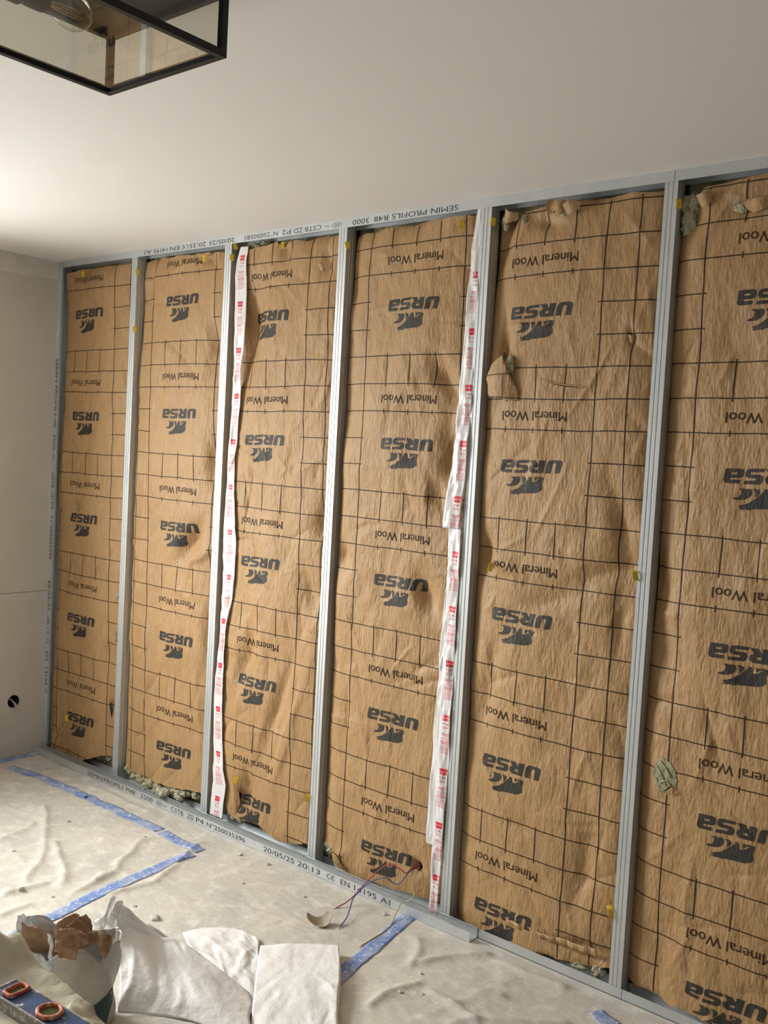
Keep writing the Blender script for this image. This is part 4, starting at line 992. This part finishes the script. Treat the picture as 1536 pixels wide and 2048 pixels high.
torn('torn_rim', (2.051, -1.224, .246), bwx, (0, 0, 1), W_, lambda a, b: .004*np.cos(b*80), M['strip'], bag, 95, 6, 34, .0007, .06, .03)
PAP = [('large torn brown paper piece standing highest in the rubble bag', (2.017, -1.114, .250), bwx, (-.05, .02, 1), [(-.036, -.001), (-.024, .008), (-.005, .025), (.015, .035), (.026, .022), (.031, .004), (.029, -.014), (.029, -.050), (.001, -.060), (-.030, -.050), (-.037, -.017)]),
 ('folded brown paper piece leaning behind the tallest one in the rubble bag', (1.964, -1.121, .246), bwx, (-.25, .15, 1), [(-.027, -.010), (-.013, .005), (.013, .018), (.024, .018), (.031, .015), (.034, -.030), (.010, -.050), (-.015, -.040), (-.030, -.022)]),
 ('dark brown paper piece in the left half of the rubble bag', (1.982, -1.211, .233), bwx, (.05, -.03, 1), [(-.048, .047), (-.025, .035), (-.008, .029), (.011, .021), (.028, .022), (.034, .008), (.036, -.022), (.030, -.045), (.022, -.045), (-.006, -.033), (-.028, -.023), (-.046, .005)]),
 ('pale crumpled brown paper at the front of the rubble bag', (2.101, -1.200, .258), bwx, (.08, -.05, 1), [(-.024, .037), (.003, .039), (.030, .034), (.029, .023), (.023, -.003), (.014, -.038), (-.005, -.036), (-.019, -.033), (-.028, -.026), (-.024, .004)]),
 ('brown paper strip hanging over the right rim of the rubble bag', (2.149, -1.163, .277), bwx, (.08, -.05, 1), [(-.050, .019), (-.015, .015), (.002, .020), (.021, .026), (.037, .012), (.044, -.004), (.036, -.026), (.029, -.043), (.013, -.016), (-.008, -.008), (-.032, -.016), (-.029, .006)]),
 ('narrow upright brown paper edge in the middle of the rubble bag', (2.043, -1.191, .251), bwx, (0, 0, 1), [(-.015, .017), (.001, .028), (.016, .035), (.018, .025), (.002, .017), (-.001, -.031), (-.009, -.047), (-.013, -.045)])]
for i, (lb, c, ex, ez, ol) in enumerate(PAP):
    o = torn('torn_paper', c, ex, ez, ol, (lambda s_: (lambda a, b: .006*np.cos(a*(38+9*s_)+s_)+.005*np.sin(b*50+s_)))(i), M['kraft_back'], None, 110+i*4, 7, 56, .0008, .07, .05)
    tag(o, lb, 'torn paper', 'torn paper in the rubble bag')

# ------------------------------------------------------------------ film-covered pile with the spirit level on it
px_ = np.arange(2.16, 3.40, .013); py_ = np.arange(-2.30, -1.30, .013)
X, Y = np.meshgrid(px_, py_, indexing='ij')
far = -1.430+.020*fbm(X*6, X*0, 131, 2)
top = .388+.012*fbm(X*5, Y*5, 132, 3)+.052*np.exp(-((X-2.27)/.065)**2-((Y+1.50)/.10)**2)-.05*sstep(2.50, 2.72, X)*sstep(-1.53, -1.44, Y)
top += np.abs(creases(X, Y, 90, 2.16, 2.9, -1.75, -1.38, 133, .016, .012, .06, .25))*.8
flatm = np.exp(-((Y+1.542)/.045)**4)*sstep(2.34, 2.40, X); top = top*(1-flatm)+.390*flatm
side = (1-sstep(0, .055, Y-far))*sstep(2.17, 2.26, X)*(1-sstep(3.28, 3.37, X))*sstep(-2.28, -2.20, Y)
Z = top*side+.006+.012*(1-side)*np.clip(fbm(X*14, Y*14, 134, 3), 0, 1)
I, J = np.meshgrid(np.arange(len(px_)-1), np.arange(len(py_)-1), indexing='ij'); a = (I*len(py_)+J).ravel(); m_ = len(py_)
po = mesh('plastic_wrapped_pile', np.stack([X, Y, Z], 2).reshape(-1, 3), np.stack([a, a+m_, a+m_+1, a+1], 1), M['pile'], None, True)
tag(po, 'crinkled beige plastic film over a pile, under the spirit level in the corner', 'plastic film')

lv = empty('spirit_level', (2.60, -1.545, .395)); tag(lv, 'worn blue spirit level with orange vials lying on the beige plastic film', 'spirit level')
def lvl(a, b, z):                                  # a along, b across (towards the wall), from the far corner
    ex = np.array([.9972, .0743]); ey = np.array([-.0743, .9972]); p = np.array([2.405, -1.580])+ex*a+ey*b; return (p[0], p[1], z)
def lbox(name, a0, a1, b0, b1, z0, z1, m, bev=.0):
    bm = bmesh.new(); v, f = box_vf(a0, a1, b0, b1, z0, z1); bv = [bm.verts.new(lvl(*q)) for q in v]
    for q in f: bm.faces.new([bv[i] for i in q])
    if bev: bmesh.ops.bevel(bm, geom=bm.edges[:], offset=bev, segments=2, affect='EDGES')
    return from_bm(name, bm, m, lv)
LW = .062; Z0, Z1 = .397, .421
lbox('body_web', .004, .80, .004, LW-.004, Z0+.001, Z1-.001, M['levelblue'])
lbox('flange', 0, .80, 0, .005, Z0, Z1+.0008, M['levelgrey'], .0008); lbox('flange', 0, .80, LW-.005, LW, Z0, Z1+.0008, M['levelgrey'], .0008); lbox('end_cap', -.003, .005, .001, LW-.001, Z0, Z1+.0005, M['levelgrey'], .001)
def vial_ring(name, ca, cb_, ra, rb, pw, hgt, n=40):
    V = []; F = []; prof = [(1.0, 0), (1.0, hgt*.7), (.90, hgt), (.76, hgt), (.70, hgt*.6), (.70, -.003)]
    for s_, z in prof:
        for k in range(n):
            w = 2*math.pi*k/n; c, s = math.cos(w), math.sin(w)
            jit = 1+.02*math.sin(9*w)
            V.append(lvl(ca+ra*s_*jit*math.copysign(abs(c)**pw, c), cb_+rb*s_*jit*math.copysign(abs(s)**pw, s), Z1+z))
    for i in range(len(prof)-1):
        for k in range(n): F.append((i*n+k, i*n+(k+1) % n, (i+1)*n+(k+1) % n, (i+1)*n+k))
    o = mesh(name, V, F, M['orange'], lv, True)
    V2 = [lvl(ca, cb_, Z1+.001)]+[lvl(ca+ra*.72*math.copysign(abs(math.cos(2*math.pi*k/n))**pw, math.cos(2*math.pi*k/n)), cb_+rb*.72*math.copysign(abs(math.sin(2*math.pi*k/n))**pw, math.sin(2*math.pi*k/n)), Z1+.0008) for k in range(n)]
    me = mesh('vial', V2, [(0, 1+k, 1+(k+1) % n) for k in range(n)], M['vial'], o); return o
vial_ring('vial_housing', .040, .033, .016, .025, .45, .007)
vial_ring('vial_housing', .148, .031, .028, .025, 1.0, .007)

# ------------------------------------------------------------------ ceiling lantern
LX0, LX1, LY0, LY1, LZ = 2.413, 2.762, -1.965, -1.388, 2.190
lamp = empty('ceiling_lantern', ((LX0+LX1)/2, (LY0+LY1)/2, LZ)); tag(lamp, 'black metal box lantern with glass sides hanging under the ceiling', 'ceiling lamp')
b = .013; ZT = H-.012
box('ceiling_plate', LX0+.002, LX1-.002, LY0+.002, LY1-.002, ZT, H-.0008, M['black'], lamp)
for x0 in (LX0, LX1-b):
    box('frame_bar', x0, x0+b, LY0, LY1, LZ, LZ+b, M['black'], lamp, .0008); box('frame_bar', x0, x0+b, LY0, LY1, ZT-b, ZT, M['black'], lamp, .0008)
    for y0 in (LY0, LY1-b): box('corner_post', x0+.0003, x0+b-.0003, y0+.0003, y0+b-.0003, LZ+b, ZT-b, M['black'], lamp)
for y0 in (LY0, LY1-b):
    box('frame_bar', LX0+b, LX1-b, y0, y0+b, LZ, LZ+b, M['black'], lamp, .0008); box('frame_bar', LX0+b, LX1-b, y0, y0+b, ZT-b, ZT, M['black'], lamp, .0008)
def pane(x0, x1, y0, y1, z0, z1):
    if abs(x1-x0) < 1e-6: V = [(x0, y0, z0), (x0, y1, z0), (x0, y1, z1), (x0, y0, z1)]
    elif abs(y1-y0) < 1e-6: V = [(x0, y0, z0), (x1, y0, z0), (x1, y0, z1), (x0, y0, z1)]
    else: V = [(x0, y0, z0), (x1, y0, z0), (x1, y1, z0), (x0, y1, z0)]
    return mesh('glass_pane', V, [(0, 1, 2, 3)], M['lampglass'], lamp)
pane(LX0+b, LX1-b, LY0+b, LY1-b, LZ+.005, LZ+.005)
for x in (LX0+b/2, LX1-b/2): pane(x, x, LY0+b, LY1-b, LZ+b, ZT-b)
for y in (LY0+b/2, LY1-b/2): pane(LX0+b, LX1-b, y, y, LZ+b, ZT-b)
yc = (LY0+LY1)/2; xc = (LX0+LX1)/2-.035; zc = 2.252
box('lamp_holder', xc-.020, xc+.020, yc-.020, yc+.020, zc-.018, ZT, M['black'], lamp, .002)
for s in (1, -1):
    lathe('socket', [(0, .018), (.019, .018), (.021, .022), (.021, .055), (.0185, .060), (0, .060)], M['black'], lamp, (xc, yc, zc), (0, s, 0), 24)
    bulb = lathe('bulb', [(.014, .060), (.0155, .070), (.022, .084), (.029, .100), (.0305, .114), (.028, .128), (.020, .140), (.010, .1455), (.0, .1465)], M['bulbglass'], lamp, (xc, yc, zc), (0, s, 0), 28)
    for k in range(4):
        a = math.pi/4+k*math.pi/2; dx, dz = .007*math.cos(a), .007*math.sin(a)
        tube('filament', [(xc+dx*.6, yc+s*.072, zc+dz*.6), (xc+dx, yc+s*.095, zc+dz), (xc+dx, yc+s*.128, zc+dz)], .0014, M['brass'], bulb, 6, 3)
    tube('filament_stem', [(xc, yc+s*.060, zc), (xc, yc+s*.07, zc), (xc, yc+s*.086, zc)], .004, M['bulbglass'], bulb, 8, 3)
